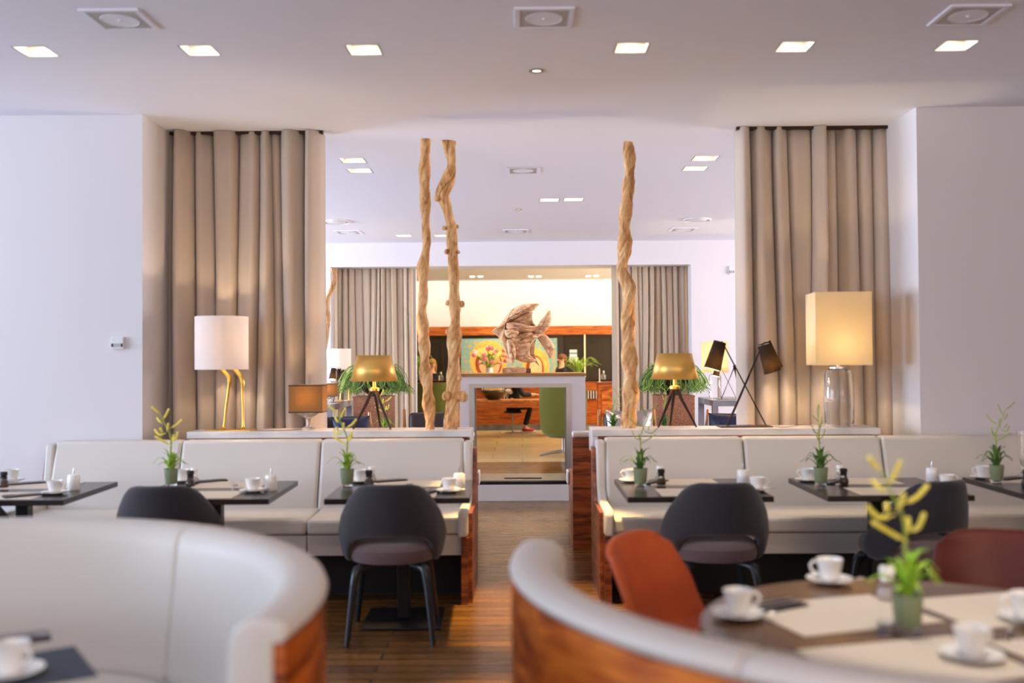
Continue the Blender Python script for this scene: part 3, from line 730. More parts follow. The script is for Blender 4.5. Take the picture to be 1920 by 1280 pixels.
for y in (-.006, dep - .02):
    mb = MB(); f = .055 if y < 0 else .04
    mb.bb(ia, ia + f, y, y + .03, zb + .03, iz); mb.bb(ib - f, ib, y, y + .03, zb + .03, iz); mb.bb(ia + f, ib - f, y, y + .03, iz - f * .75, iz)
    fr = mb.build('steel_frame', M['alu'], t, smooth=False)
    MB().bb(ia + f, ib - f, y + .012, y + .018, zb + .035, iz - f * .75).build('glass_pane', mat('clear pane', (1, 1, 1, 1), 0.0, trans=1.0, ior=1.02, spec=.2), fr, smooth=False)
ZM = zt
# wooden fish on the mantel
YFi = 10.35
def fpt(u, v): return W(760 + u / 4.5714, 490 + v / 4.5714, YFi)
org = fpt(930, 925); org.z = ZM
t = thing('fish_sculpture', 'large driftwood fish sculpture on a wooden block on the fireplace', 'sculpture', (org.x, YFi, ZM))
def puff(poly, th, y0, seed, parent, name='driftwood_piece'):
    rnd = random.Random(seed)
    P = [fpt(*q) - Vector((org.x, YFi, ZM)) for q in poly]
    pts = smooth_path([(p.x, p.z) for p in P] + [(P[0].x, P[0].z)], 3)[:-1]
    c = (sum(p[0] for p in pts) / len(pts), sum(p[1] for p in pts) / len(pts))
    def ring(k, y): return [(c[0] + (a - c[0]) * k, y0 + y * (1 + .18 * math.sin(i * 1.3 + seed)), c[1] + (b - c[1]) * k) for i, (a, b) in enumerate(pts)]
    rs = [ring(.05, -th), ring(.45, -th * .95), ring(.75, -th * .8), ring(.93, -th * .5), ring(1.0, 0), ring(.93, th * .5), ring(.7, th * .85), ring(.05, th)]
    MB().rings(rs).build(name, M['driftfish'], parent, ang=50)
pieces = [
 ([(735, 605), (765, 575), (800, 560), (860, 470), (930, 400), (1000, 372), (960, 430), (880, 500), (850, 560), (862, 700), (830, 690), (790, 640)], .05, 0.0),
 ([(870, 490), (930, 410), (1000, 370), (1080, 358), (1150, 363), (1115, 400), (1090, 425), (1000, 450), (920, 500)], .055, -.02),
 ([(900, 515), (1000, 455), (1090, 430), (1085, 470), (1095, 520), (1115, 550), (1030, 545), (960, 525)], .045, .01),
 ([(862, 525), (940, 520), (1060, 545), (1118, 565), (1100, 600), (1020, 605), (960, 600), (900, 590), (860, 570)], .065, -.03),
 ([(850, 590), (900, 580), (960, 585), (975, 620), (940, 655), (880, 655), (855, 625)], .06, -.06),
 ([(900, 665), (970, 620), (1060, 600), (1110, 620), (1140, 650), (1080, 680), (980, 710), (920, 700)], .06, -.01),
 ([(850, 650), (920, 690), (1000, 700), (1070, 695), (1060, 760), (980, 780), (920, 790), (880, 740)], .055, .0),
 ([(920, 760), (1060, 720), (1070, 800), (1130, 852), (1050, 868), (970, 850), (930, 820)], .05, -.015),
 ([(872, 680), (905, 668), (940, 730), (948, 800), (935, 865), (905, 850), (885, 790)], .04, -.08),
 ([(860, 700), (880, 780), (895, 860), (925, 885), (890, 830), (850, 760), (835, 705)], .03, -.03)]
puff([(790, 600), (870, 480), (960, 420), (1060, 430), (1100, 540), (1120, 620), (1080, 700), (1060, 780), (1090, 840), (1000, 840), (920, 790), (860, 700), (830, 650)], .03, .03, 50, t, 'body_core')
for i, (poly, th, y0) in enumerate(pieces): puff(poly, th, y0, i, t)
puff([(1085, 655), (1115, 590), (1150, 520), (1200, 460), (1238, 415), (1250, 490), (1232, 560), (1190, 610), (1120, 665)], .035, -.01, 21, t, 'tail_fin')
puff([(1130, 655), (1190, 620), (1260, 690), (1278, 765), (1245, 835), (1205, 770), (1160, 700)], .03, .02, 22, t, 'tail_fin')
puff([(1120, 665), (1085, 700), (1068, 770), (1085, 830), (1120, 870), (1150, 895), (1110, 830), (1085, 770), (1100, 710)], .02, .0, 23, t, 'belly_fin')
pb = fpt(898, 900) - Vector((org.x, YFi, ZM))
MB().tube([(pb.x, 0, .03), (pb.x, 0, .16)], .005, 8).build('rod', M['steel'], t)
q0 = fpt(833, 890); q1 = fpt(1035, 925)
MB().bb(q0.x - org.x, q1.x - org.x, -.08, .08, 0, .06).build('base_block', M['driftfish'], t, bev=.004)
q = thing('carved_base', 'small dark carved wood block beside the fish sculpture', 'ornament', (W(991, 690, YFi).x, YFi, ZM))
MB().box((0, 0, .025), (.05, .1, .05)).build('block', M['walnut'], q, bev=.006); MB().lathe([(.0, .0501), (.012, .0501), (.012, .058), (.0, .06)], 10).build('peg', M['walnut'], q)
# ================================================================ LOUNGE FURNITURE
def strands(c, rx, rz, n, seed, mname, parent, name='foliage', length=.45):
    rnd = random.Random(seed); mb = MB()
    for i in range(n):
        a = rnd.choice((0, PI)) + rnd.gauss(0, .75); r0 = rnd.uniform(.02, .1); L = rnd.uniform(.5, 1.1) * length
        dx, dy = math.cos(a), math.sin(a); up = rnd.uniform(.03, .20); out = rnd.uniform(.35, 1.0) * rx
        x = c[0] + dx * r0; y = c[1] + dy * r0; w = rnd.uniform(-.10, .10)
        pts = [(x, y, c[2]), (x + dx * out * .45 - w * dy, y + dy * out * .45 + w * dx, c[2] + up), (x + dx * out * .85, y + dy * out * .85, c[2] + up * .4),
               (x + dx * out, y + dy * out, c[2] - L * .45), (x + dx * out * (1 + rnd.uniform(-.1, .15)) + w, y + dy * out, c[2] - L)]
        mb.tube(smooth_path(pts, 2), .0042, 4)
    return mb.build(name, M[mname], parent)
def planter(px, py, D, label_p, label_c):
    p = W(px, py, D); t = thing('cork_pedestal', label_p, 'pedestal', (p.x, D, 0), group='cork pedestals'); h = p.z
    MB().bb(-.225, .225, -.225, .225, 0, h - .02).build('column', M['cork'], t, smooth=False)
    MB().bb(-.23, .23, -.23, .23, h - .02, h).build('cap', M['cork'], t, smooth=False)
    t = thing('trailing_plant', label_c, 'plant', (p.x, D, h), group='trailing plants in bowls')
    MB().lathe([(.0, 0), (.07, 0), (.08, .02), (.17, .1), (.22, .2), (.2, .2), (.15, .11), (.0, .07)], 28).build('bowl', M['bowl'], t)
    strands((0, 0, .2), .36, .3, 150, int(px), 'darkgreen', t, length=.17)
    strands((0, 0, .2), .36, .3, 130, int(px) + 1, 'green', t, 'young_foliage', length=.17)
planter(702, 742, 12.0, 'rust-coloured cork pedestal at left, behind the gold tripod lamp', 'dark bowl of trailing green plant on the left cork pedestal')
planter(1262, 740, 12.0, 'rust-coloured cork pedestal at right, behind the gold tripod lamp', 'dark bowl of trailing green plant on the right cork pedestal')

def console(label, x0, x1, y0, y1, z):
    t = thing('console_table', label, 'console table', ((x0 + x1) / 2, (y0 + y1) / 2, 0)); a = (x1 - x0) / 2; b = (y1 - y0) / 2
    MB().bb(-a, a, -b, b, z - .075, z).build('table_top', M['slate'], t, bev=.003)
    for s in (-1, 1):
        for q in (-1, 1): MB().bb(s * a, s * (a - .07), q * b, q * (b - .07), 0, z - .076).build('leg', M['slate'], t, smooth=False)
    MB().bb(-a + .08, a - .08, -b + .08, b - .08, .2, .24).build('lower_shelf', M['slate'], t, smooth=False)
ZC = .94
console('grey stone console table at left with several lamps on it', -2.95, -2.27, 11.55, 13.0, ZC)
console('grey stone console table at right with several lamps on it', 2.37, 3.1, 12.1, 13.1, ZC)
def lampdup(o, px, D, label, sc_=1.0, rz=0):
    return dup(o, (W(px, 740, D).x, D, ZC), rz, label, scale=sc_)
lampdup(bl, 636, 12.7, 'white drum lamp on golden legs on the left console, far in the lounge', .86)
lampdup(cl, 634, 12.25, 'far black-shaded crossed arm lamp on the left console', .72, R(75))
lampdup(tg, 1341, 12.6, 'far tall glass lamp with pale square shade on the right console', .80)
lampdup(cl, 1366, 12.35, 'far black-shaded crossed arm lamp on the right console', .74, R(10))
lampdup(sq, 617, 11.75, 'small far linen-shaded lamp on near end of the left console', .8)

def armchair(label, frame='honey', pad='darkleather'):
    t = thing('lounge_armchair', label, 'armchair', group='wooden lounge armchairs')
    for s in (-1, 1):
        MB().tube([(s * .33, -.36, 0), (s * .33, -.33, .3), (s * .33, -.28, .58)], [.018, .022, .02], 8).build('leg', M[frame], t)
        MB().tube([(s * .33, .38, 0), (s * .33, .32, .4), (s * .33, .44, .86)], [.018, .024, .018], 8).build('leg', M[frame], t)
        MB().tube([(s * .33, -.34, .585), (s * .33, -.05, .60), (s * .33, .33, .56), (s * .33, .39, .72)], [.02, .024, .02, .016], 8).build('arm_rest', M[frame], t)
    MB().tube([(-.33, -.31, .30), (.33, -.31, .30)], .018, 8).build('front_rail', M[frame], t)
    MB().box((0, -.02, .36), (.60, .62, .13)).build('seat', M[pad], t, bev=.04, seg=4)
    MB().box((0, .34, .60), (.56, .13, .46), m=Matrix.Rotation(R(-14), 3, 'X')).build('backrest', M[pad], t, bev=.06, seg=5)
    return t
def cushion(label, loc, rz, m, w=.5, tilt=18):
    n = 14
    def fn(sg):
        def f(u, v):
            x = (u - .5) * w; z = (v - .5) * w * .8
            e = (1 - (2 * u - 1) ** 2) * (1 - (2 * v - 1) ** 2)
            pin = 1 - .10 * (1 - (2 * v - 1) ** 2)
            return (x * pin, sg * (.10 * e ** .5 + .010 * math.sin(14 * u + 6 * v) * e), z * (1 - .12 * (1 - (2 * u - 1) ** 2)))
        return f
    mb = MB(); mb.grid(fn(1), n, n); mb.grid(fn(-1), n, n)
    o = mb.build('throw_cushion', M[m]); o.location = loc; o.rotation_euler = (R(-tilt), 0, rz); return tag(o, label, 'cushion')
ac = armchair('wooden armchair with dark leather pads beside the left twisted poles'); ac.location = (W(812, 780, 11.5).x, 11.5, 0); ac.rotation_euler.z = R(8)
for px, D, rz, lab in ((667, 10.8, 30, 'wooden armchair before the left console, holding a navy cushion'), (1182, 11.2, 0, 'wooden armchair holding a silver cushion, behind the thick twisted pole'),
                       (1356, 10.9, -30, 'wooden armchair before the right console, dark cushion on it')):
    dup(ac, (W(px, 780, D).x, D, 0), R(rz), lab)
def on_chair(px, D, rz, m, label, w=.5):
    c = W(px, 780, D); a = R(rz); f = Vector((math.sin(a), -math.cos(a), 0)) * -.12
    cushion(label, (c.x + f.x * .9, D + f.y, .665), a, m, w)
on_chair(667, 10.8, 30, 'navy', 'navy satin cushion on the armchair by left console', .46)
on_chair(1182, 11.2, 0, 'silver', 'wrinkled silver satin cushion behind the thick twisted pole', .56)
on_chair(1356, 10.9, -30, 'navy', 'dark satin cushion on the armchair by right console', .46)

# green high-back chairs in the lobby
def green_chair(label):
    t = thing('swivel_chair', label, 'chair', group='green felt swivel chairs')
    rs = []
    for i in range(15):
        v = i / 14; z = .28 + v * .82
        w = interp([(0, .22), (.06, .30), (.15, .345), (.6, .365), (.92, .36), (1, .33)], v); d = interp([(0, .22), (.1, .30), (.5, .34), (1, .30)], v)
        ring = []
        for k in range(25):
            a = R(-35 + 250 * k / 24); ring.append((w * math.cos(a), d * math.sin(a), z))
        for k in range(24, -1, -1):
            a = R(-35 + 250 * k / 24); ring.append(((w - .05) * math.cos(a), (d - .05) * math.sin(a), z + (.02 if i == 0 else 0)))
        rs.append(ring)
    MB().rings(rs).build('shell', M['greenfelt'], t, ang=60)
    MB().lathe([(.0, .29), (.24, .29), (.29, .33), (.30, .42), (.26, .46), (0, .47)], 28).build('seat', M['greenfelt'], t)
    MB().lathe([(.03, .04), (.03, .29)], 14).build('column', M['alu'], t)
    for k in range(4):
        a = R(20 + 90 * k); dx, dy = math.cos(a), math.sin(a)
        MB().tube([(0, 0, .07), (dx * .18, dy * .18, .05), (dx * .36, dy * .36, .012)], [.028, .022, .012], 8).build('base_arm', M['alu'], t)
    return t
gc = green_chair('green felt high-back swivel chair seen through the fireplace glass'); gc.location = (W(1056, 800, 14.75).x, 14.75, 0); gc.rotation_euler.z = R(165)
dup(gc, (W(812, 800, 15.5).x, 15.5, 0), R(190), 'green felt swivel chair behind the left twisted pole')

# ================================================================ RECEPTION
YD = 20.0
def X(px, D): return W(px, 760, D).x
t = thing('reception_desk', 'long orange wood reception desk with black counter top', 'reception desk', (0, YD, 0))
x0, x1 = X(700, YD), X(1200, YD)
MB().bb(x0, x1, 0, .6, .12, 1.0).build('front', M['teak'], t, smooth=False)
MB().bb(x0, x1, .04, .6, 0, .12).build('plinth', M['slate'], t, smooth=False)
MB().bb(x0 - .02, x1 + .02, -.03, .64, 1.0, 1.035).build('counter_top', M['tabletop'], t, smooth=False)
for k in range(16):
    xx = X(936 + k * 0, YD)
for px0, nm, n in ((946, 'left', 6), (1098, 'right', 6)):
    r = thing('slat_screen', 'row of white and dark slats on the desk front, the %s row' % nm, 'slat panel', (X(px0, YD), YD - .03, .64), group='slat panels on reception desk')
    mb = MB(); mb2 = MB()
    for k in range(n):
        mb.box((k * .055, 0, .08), (.022, .04, .16)); mb2.box((k * .055 + .027, .008, .08), (.022, .03, .16))
    mb.build('pale_slats', M['whiteplastic'], r, smooth=False); mb2.build('dark_slats', M['darkmetal'], r, smooth=False)
r = thing('slat_screen', 'row of white and dark slats behind the bronze bowl', 'slat panel', (X(905, YD), YD - .03, .81), group='slat panels on reception desk')
mb = MB(); mb2 = MB()
for k in range(9): mb.box((k * .055, 0, .08), (.022, .04, .16)); mb2.box((k * .055 + .027, .008, .08), (.022, .03, .16))
mb.build('pale_slats', M['whiteplastic'], r, smooth=False); mb2.build('dark_slats', M['darkmetal'], r, smooth=False)
cb = thing('wood_cabinet', 'reddish wood cabinet standing before the reception desk at right', 'cabinet', (X(1150, 19), 19, 0))
MB().bb(X(1121, 19) - X(1150, 19), .6, -.2, .3, 0, W(1130, 720, 19).z).build('body', M['teak'], cb, smooth=False)
MB().bb(X(1121, 19) - X(1150, 19) - .02, .62, -.22, .32, W(1130, 720, 19).z, W(1130, 718, 19).z + .02).build('top', M['walnut'], cb, smooth=False)
MB().bb(X(1121, 19) - X(1150, 19) + .06, .5, -.212, -.2, .08, W(1130, 728, 19).z).build('door', M['walnut_v'], cb, smooth=False)
# low table with apron before the desk
YT = 18.4; ztp = W(950, 750, YT).z
t = thing('low_counter', 'orange wood low counter with bronze bowl, before the reception desk', 'table', (X(950, YT), YT, 0)); cx = X(950, YT)
MB().bb(X(868, YT) - cx, X(1040, YT) - cx, 0, .6, ztp - .03, ztp).build('table_top', M['honey'], t, smooth=False)
MB().bb(X(868, YT) - cx, X(1040, YT) - cx, .02, .05, ztp - .14, ztp - .031).build('apron', M['teak'], t, smooth=False)
for xx in (X(868, YT) - cx, X(1040, YT) - cx - .06): MB().bb(xx, xx + .06, .055, .58, 0, ztp - .031).build('leg', M['teak'], t, smooth=False)
t = thing('bronze_bowl', 'wide bronze metal bowl on the low wooden counter', 'bowl', (X(925, YT), YT + .25, ztp))
MB().lathe([(.0, 0), (.10, 0), (.13, .015), (.20, .08), (.235, .15), (.225, .185), (.19, .20), (.17, .19), (.205, .15), (.15, .06), (0, .03)], 32).build('shell', M['bowl'], t)
MB().lathe([(.19, .201), (.175, .215), (.165, .20)], 32, cap=False).build('rim', M['gold'], t)
# wall panelling, painting
YB = 21.94
zb0, zb1 = W(960, 628, YB).z, W(960, 612, YB).z
t = thing('wall_panelling', 'dark stained wood wall panelling with an orange wood band along top', 'panelling', (0, YB, 0))
MB().bb(-4.2, 4.6, -.03, .05, 0, zb0).build('panel_field', M['darkpanel'], t, smooth=False)
MB().bb(-4.2, 4.6, -.10, .05, zb0, zb1).build('top_band', M['teak'], t, smooth=False)
for px in (770, 830, 1062, 1100, 1150):
    xx = X(px, YB); MB().bb(xx - .03, xx + .03, -.05, -.03, 0, zb0).build('stile', M['darkpanel'], t, smooth=False)
for z in (W(960, 641, YB).z, .3): MB().bb(-4.2, 4.6, -.045, -.03, z - .02, z + .02).build('rail', M['darkpanel'], t, smooth=False)
xx = X(1097, YB); v = tag(MB().bb(xx - .012, xx + .012, -.08, -.052, 1.05, zb0 - .002).build('light_line', emis('line of light', (1, .7, .3, 1), 2.2), smooth=False), 'thin vertical line of warm light on the dark panelling', 'light strip'); v.location.y = YB
# generic painting: warm round figures on a blue and orange tiled ground
def paint_mat():
    m = bpy.data.materials.new('tiled paint ground'); m.use_nodes = True; nt = m.node_tree; b = nt.nodes['Principled BSDF']; b.inputs['Roughness'].default_value = .6
    tc = nt.nodes.new('ShaderNodeTexCoord'); v = nt.nodes.new('ShaderNodeTexVoronoi'); v.inputs['Scale'].default_value = 9; v.distance = 'MANHATTAN'; v.inputs['Randomness'].default_value = .35
    nt.links.new(tc.outputs['Object'], v.inputs['Vector'])
    r = nt.nodes.new('ShaderNodeValToRGB'); e = r.color_ramp.elements; e[0].color = srgb(226, 150, 70); e[1].color = srgb(140, 180, 176); e[0].position = .28; e[1].position = .55
    k = e.new(.4); k.color = srgb(206, 196, 120)
    nt.links.new(v.outputs['Distance'], r.inputs[0]); nt.links.new(r.outputs[0], b.inputs['Base Color']); return m
pa = W(864, 635, YB - .1); pc = W(1045, 695, YB - .1); z1_, z0_ = pa.z, pc.z - .25; xw = pc.x - pa.x
t = thing('painting', 'wide painting of warm golden rounds on a blue and orange tiled ground', 'painting', ((pa.x + pc.x) / 2, YB - .1, z0_)); h = z1_ - z0_
MB().bb(-xw / 2, xw / 2, 0, .045, 0, h).build('canvas', paint_mat(), t, smooth=False)
def oval(cx, cz, rx, rz, y, col, nm, a0=0, a1=360, th=.004):
    pts = [(cx + rx * math.cos(R(a0 + (a1 - a0) * i / 40)), cz + rz * math.sin(R(a0 + (a1 - a0) * i / 40))) for i in range(41 if a1 - a0 < 360 else 40)]
    MB().rings([[(x, y, z) for x, z in pts], [(x, y - th, z) for x, z in pts]]).build(nm, mat('paint ' + nm + str(cx), srgb(*col), .6, col2=srgb(*[min(255, c + 22) for c in col]), nscale=8), t, smooth=False)
oval(-.46, .50, .42, .44, 0, (236, 176, 80), 'painted_round'); oval(-.46, .42, .30, .34, -.005, (150, 60, 30), 'painted_shade'); oval(-.44, .44, .24, .32, -.010, (240, 170, 120), 'painted_face')
oval(-.46, .66, .28, .14, -.015, (244, 206, 120), 'painted_highlight')
oval(.60, .36, .30, .40, 0, (236, 176, 80), 'painted_round'); oval(.58, .30, .20, .30, -.005, (150, 60, 30), 'painted_shade'); oval(.60, .30, .14, .26, -.010, (244, 190, 140), 'painted_face')
l = bpy.data.lights.new('picture_light', 'SPOT'); l.energy = 110; l.color = (1, .66, .3); l.spot_size = R(70); l.spot_blend = .9
o = bpy.data.objects.new('picture_light', l); C.objects.link(o); o.location = ((pa.x + pc.x) / 2, 20.6, 3.05); o.rotation_euler = (Vector((0, 1.3, -1.6))).to_track_quat('-Z', 'Y').to_euler()
# notice on the wall
p = W(1075, 667, YB - .06); t = thing('wall_notice', 'small pale notice with blue band on the dark panelling', 'notice', (p.x, YB - .052, p.z))
MB().box((0, -.004, 0), (.17, .008, .28)).build('sheet', M['whiteplastic'], t, smooth=False)
MB().box((0, -.010, .06), (.17, .003, .035)).build('blue_band', mat('blue ink', srgb(110, 150, 170), .6), t, smooth=False)
MB().box((0, -.010, -.06), (.13, .003, .09)).build('green_square', mat('mint ink', srgb(170, 200, 190), .6), t, smooth=False)
def bottle(px, py, D, label, z=1.035):
    t = thing('bottle', label, 'bottle', (X(px, D), D, z), group='bottles on reception counter')
    MB().lathe([(0, 0), (.045, 0), (.048, .01), (.048, .09), (.02, .12), (.016, .13), (0, .13)], 16).build('body', M['crystal'], t)
    MB().lathe([(0, .131), (.018, .131), (.018, .17), (.008, .175), (0, .175)], 12).build('pump', M['steel'], t)
bottle(827, 705, 20.15, 'clear glass dispenser bottle on the reception counter, left of the crooked pole')
bottle(1132, 703, 20.15, 'clear glass dispenser bottle on the reception counter, at right before the curtain')
t = thing('desk_rod', 'slim pale upright rod on the wood cabinet by reception', 'rod', (X(1124, 19) , 18.95, W(1130, 718, 19).z + .02))
MB().lathe([(0, 0), (.03, 0), (.03, .008), (.009, .012), (.009, .26), (0, .265)], 10).build('rod', M['housing'], t)
def grass(label, loc, n, hgt, sp_, seed):
    t = thing('grass_plant', label, 'plant', loc, group='arching grass plants'); rnd = random.Random(seed)
    MB().lathe([(0, 0), (.09, 0), (.12, .14), (.11, .14), (.09, .11), (0, .11)], 20).build('pot', M['slate'], t)
    mb = MB()
    for i in range(n):
        a = rnd.uniform(0, 2 * PI); L = rnd.uniform(.5, 1); s = rnd.uniform(.3, 1) * sp_
        dx, dy = math.cos(a), math.sin(a)
        pts = smooth_path([(dx * .03, dy * .03, .11), (dx * s * .4, dy * s * .4, .11 + hgt * L * .7), (dx * s * .8, dy * s * .8, .11 + hgt * L), (dx * s * 1.15, dy * s * 1.15, .11 + hgt * L * .75)], 2)
        mb.blade(pts, [.006, .008, .009, .008, .006, .004, .001][:len(pts)])
    mb.build('foliage', M['green'], t)
grass('arching grass plant on reception counter, right of the painting', (X(1085, 19.95) , 20.15, 1.035), 60, .36, .46, 4)
grass('arching grass plant on reception counter at far left', (X(786, 19.95), 20.15, 1.035), 55, .45, .32, 6)
# bouquet on counter
t = thing('flower_bouquet', 'pink and green flower bouquet in a vase before the painting', 'bouquet', (X(918, 20.15), 20.18, 1.035)); rnd = random.Random(3)
MB().lathe([(0, 0), (.07, 0), (.09, .12), (.07, .22), (.08, .26), (.07, .26), (.06, .22), (.07, .1), (0, .02)], 20).build('vase', M['ceramic'], t)
mb = MB()
heads = []
for i in range(42):
    a = rnd.uniform(0, 2 * PI); s = rnd.uniform(.03, .40); z = .32 + rnd.uniform(.0, .42) * (1.05 - s)
    x, y = s * math.cos(a), s * math.sin(a) * .5
    mb.tube([(0, 0, .2), (x * .5, y * .5, .2 + z * .4), (x, y, z)], .004, 5)
    mb.blade([(x * .5, y * .5, .2 + z * .35), (x * .8, y * .8 - .02, .2 + z * .5), (x * 1.15, y - .03, .15 + z * .55)], [.005, .03, .002])
    heads.append((x, y, z))
mb.build('stems', M['green'], t)
for i, (x, y, z) in enumerate(heads[:24]):
    mb = MB(); r = rnd.uniform(.028, .05)
    for k in range(7):
        a = 2 * PI * k / 7; mb.ball((x + r * .7 * math.cos(a), y - .02, z + r * .7 * math.sin(a)), (r * .55, r * .35, r * .55), 7, 5)
    mb.ball((x, y - .035, z), r * .4, 7, 5)
    mb.build('flower', M['pink'] if i % 3 else M['ceramic'], t)

# ================================================================ PEOPLE
def skinned(name, verts, edges, m, parent, sub=2, root=0):
    me = bpy.data.meshes.new(name); me.from_pydata([v[:3] for v in verts], edges, []); me.materials.append(m)
    o = bpy.data.objects.new(name, me); C.objects.link(o); o.parent = parent
    o.modifiers.new('skin', 'SKIN'); lay = me.skin_vertices[0].data if me.skin_vertices else None
    if lay is None:
        bm = bmesh.new(); bm.from_mesh(me); bm.verts.layers.skin.verify(); bm.to_mesh(me); bm.free(); lay = me.skin_vertices[0].data
    for i, v in enumerate(verts):
        r = v[3]; lay[i].radius = r if hasattr(r, '__len__') else (r, r); lay[i].use_root = (i == root)
    s = o.modifiers.new('sub', 'SUBSURF'); s.levels = sub; s.render_levels = sub
    o.modifiers[0].use_smooth_shade = True
    return o
def person(label, loc, rz, J, hair, top, legs_m, shoe_m, hairlen=.0, cardigan=None):
    """J: joint dict in metres, person faces -Y"""
    t = thing('person', label, 'person', loc, rz)
    V = []; E = []
    def add(p, r, a=None):
        V.append((p[0], p[1], p[2], r)); 
        if a is not None: E.append((a, len(V) - 1))
        return len(V) - 1
    pel = add(J['pel'], (.13, .10)); ch = J['chest']; wa = [(a + b) / 2 for a, b in zip(J['pel'], ch)]
    w = add(wa, (.115, .085), pel); c = add(ch, (.14, .095), w); nk = J['neck']; n = add(nk, .052, c); hd = J['head']
    lo = add((hd[0], hd[1] + .01, hd[2] - .05), (.062, .07), n); hh = add((hd[0], hd[1] + .012, hd[2] + .03), (.076, .09), lo); add((hd[0], hd[1] + .015, hd[2] + .09), (.045, .055), hh)
    for s in ('L', 'R'):
        sh = add(J['sh' + s], .052, c); el = add(J['el' + s], .038, sh); wr = add(J['wr' + s], .026, el)
        d = (Vector(J['wr' + s]) - Vector(J['el' + s])).normalized(); pm = Vector(J['wr' + s]) + d * .05; pl = add(pm, (.036, .018), wr)
        side = d.cross(Vector((0, 0, 1)))
        if side.length < .1: side = Vector((1, 0, 0))
        side.normalize(); sgn = 1 if s == 'L' else -1
        for k, L in enumerate((.062, .072, .068, .052)):
            b = pm + d * .03 + side * (.027 - .018 * k); f1 = add(b, .009, pl); f2 = add(b + d * L * .55 + Vector((0, 0, -.01)), .0085, f1); add(b + d * L + Vector((0, 0, -.028)), .0075, f2)
        b = pm - d * .015 + side * .034 * sgn; f1 = add(b, .010, pl); add(b + d * .035 + side * .02 * sgn, .009, f1)
        hp = add(J['hip' + s], .085, pel); kn = add(J['kn' + s], .058, hp); an = add(J['an' + s], .036, kn); add(J['toe' + s], (.036, .026), an)
    skinned('body', V, E, M['skin'], t)
    # face
    hx, hy, hz = hd; mb = MB(); mb.ball((hx, hy - .083, hz - .005), (.012, .02, .022), 8, 6)
    for s in (-1, 1): mb.ball((hx + s * .078, hy + .012, hz + .0), (.010, .018, .03), 8, 6)
    mb.build('nose_and_ears', M['skin'], t)
    for s in (-1, 1): MB().ball((hx + s * .03, hy - .071, hz + .02), (.012, .008, .007), 8, 6).build('eye', M['ink'], t)
    MB().ball((hx, hy - .072, hz - .042), (.024, .008, .007), 8, 6).build('mouth', M['red'], t)
    mb = MB(); mb.ball((hx, hy + .03, hz + .045), (.093, .100, .088), 16, 10); mb.ball((hx, hy + .075, hz - .02), (.075, .05, .08 + hairlen), 14, 8)
    if hairlen:
        for s in (-1, 1): mb.ball((hx + s * .08, hy + .03, hz - .06), (.028, .045, .09 + hairlen * .6), 10, 8)
    mb.build('hair', hair, t)
    # clothing
    def off(p, r): return (p[0], p[1], p[2], r)
    V = [off(J['pel'], (.148, .118)), off(wa, (.132, .102)), off(ch, (.158, .112)), off([(a * .55 + b * .45) for a, b in zip(ch, nk)], (.085, .075))]; E = [(0, 1), (1, 2), (2, 3)]
    for s in ('L', 'R'):
        k = len(V); V += [off(J['sh' + s], .068), off(J['el' + s], .052), off([a * .85 + b * .15 for a, b in zip(J['wr' + s], J['el' + s])], .040)]; E += [(2, k), (k, k + 1), (k + 1, k + 2)]
    skinned('top', V, E, top, t)
    V = [off(J['pel'], (.142, .112))]; E = []
    for s in ('L', 'R'):
        k = len(V); V += [off(J['hip' + s], .098), off(J['kn' + s], .070), off([a * .9 + b * .1 for a, b in zip(J['an' + s], J['kn' + s])], .050)]; E += [(0, k), (k, k + 1), (k + 1, k + 2)]
    skinned('trousers', V, E, legs_m, t)
    for s in ('L', 'R'):
        a = Vector(J['an' + s]); b = Vector(J['toe' + s]); d = (b - a); d.z = 0; d.normalize()
        z = a.z - .075
        p0 = a - d * .05; p1 = b + d * .06
        sh = skinned('shoe', [(p0.x, p0.y, z + .035, (.04, .036)), (a.x, a.y, z + .045, (.043, .042)), ((a.x + p1.x) / 2, (a.y + p1.y) / 2, z + .034, (.046, .032)), (p1.x, p1.y, z + .026, (.040, .022))], [(0, 1), (1, 2), (2, 3)], shoe_m, t)
        mid = (p0 + p1) / 2; L = (p1 - p0).length + .06; q = MB().box((0, 0, 0), (L, .088, .024), rz=math.atan2(d.y, d.x)); q.v = [(v[0] + mid.x, v[1] + mid.y, v[2] + z + .004) for v in q.v]
        q.build('sole', M['whiteplastic'], sh, bev=.01)
    return t
STAND = dict(pel=(0, 0, .95), chest=(0, .0, 1.27), neck=(0, .01, 1.46), head=(0, 0, 1.59), shL=(-.17, 0, 1.38), shR=(.17, 0, 1.38), elL=(-.24, -.03, 1.12), elR=(.24, -.03, 1.12),
             wrL=(-.16, -.25, 1.10), wrR=(.16, -.25, 1.10), hipL=(-.09, 0, .90), hipR=(.09, 0, .90), knL=(-.10, -.01, .5), knR=(.10, -.01, .5), anL=(-.10, .02, .085), anR=(.10, .02, .085), toeL=(-.11, -.14, .04), toeR=(.11, -.14, .04))
def receptionist(px, py, rz, label, hair, hl, dz=0.):
    J = {k: (v[0], v[1], v[2] if v[2] < .3 else v[2] + dz) for k, v in STAND.items()}
    return person(label, (X(px, 21.3), 21.3, 0), rz, J, hair, M['blackcloth'], M['blackcloth'], M['black'], hl)
hz_ = W(812, 683, 21.3).z - 1.59
receptionist(811, 683, R(15), 'blond receptionist in black behind the desk, between the left poles', M['blondhair'], .06, hz_)
hz_ = W(1052, 674, 21.3).z - 1.59
receptionist(1053, 674, R(-70), 'short-haired receptionist in profile behind the desk, right of the painting', M['brownhair'], .0, hz_)
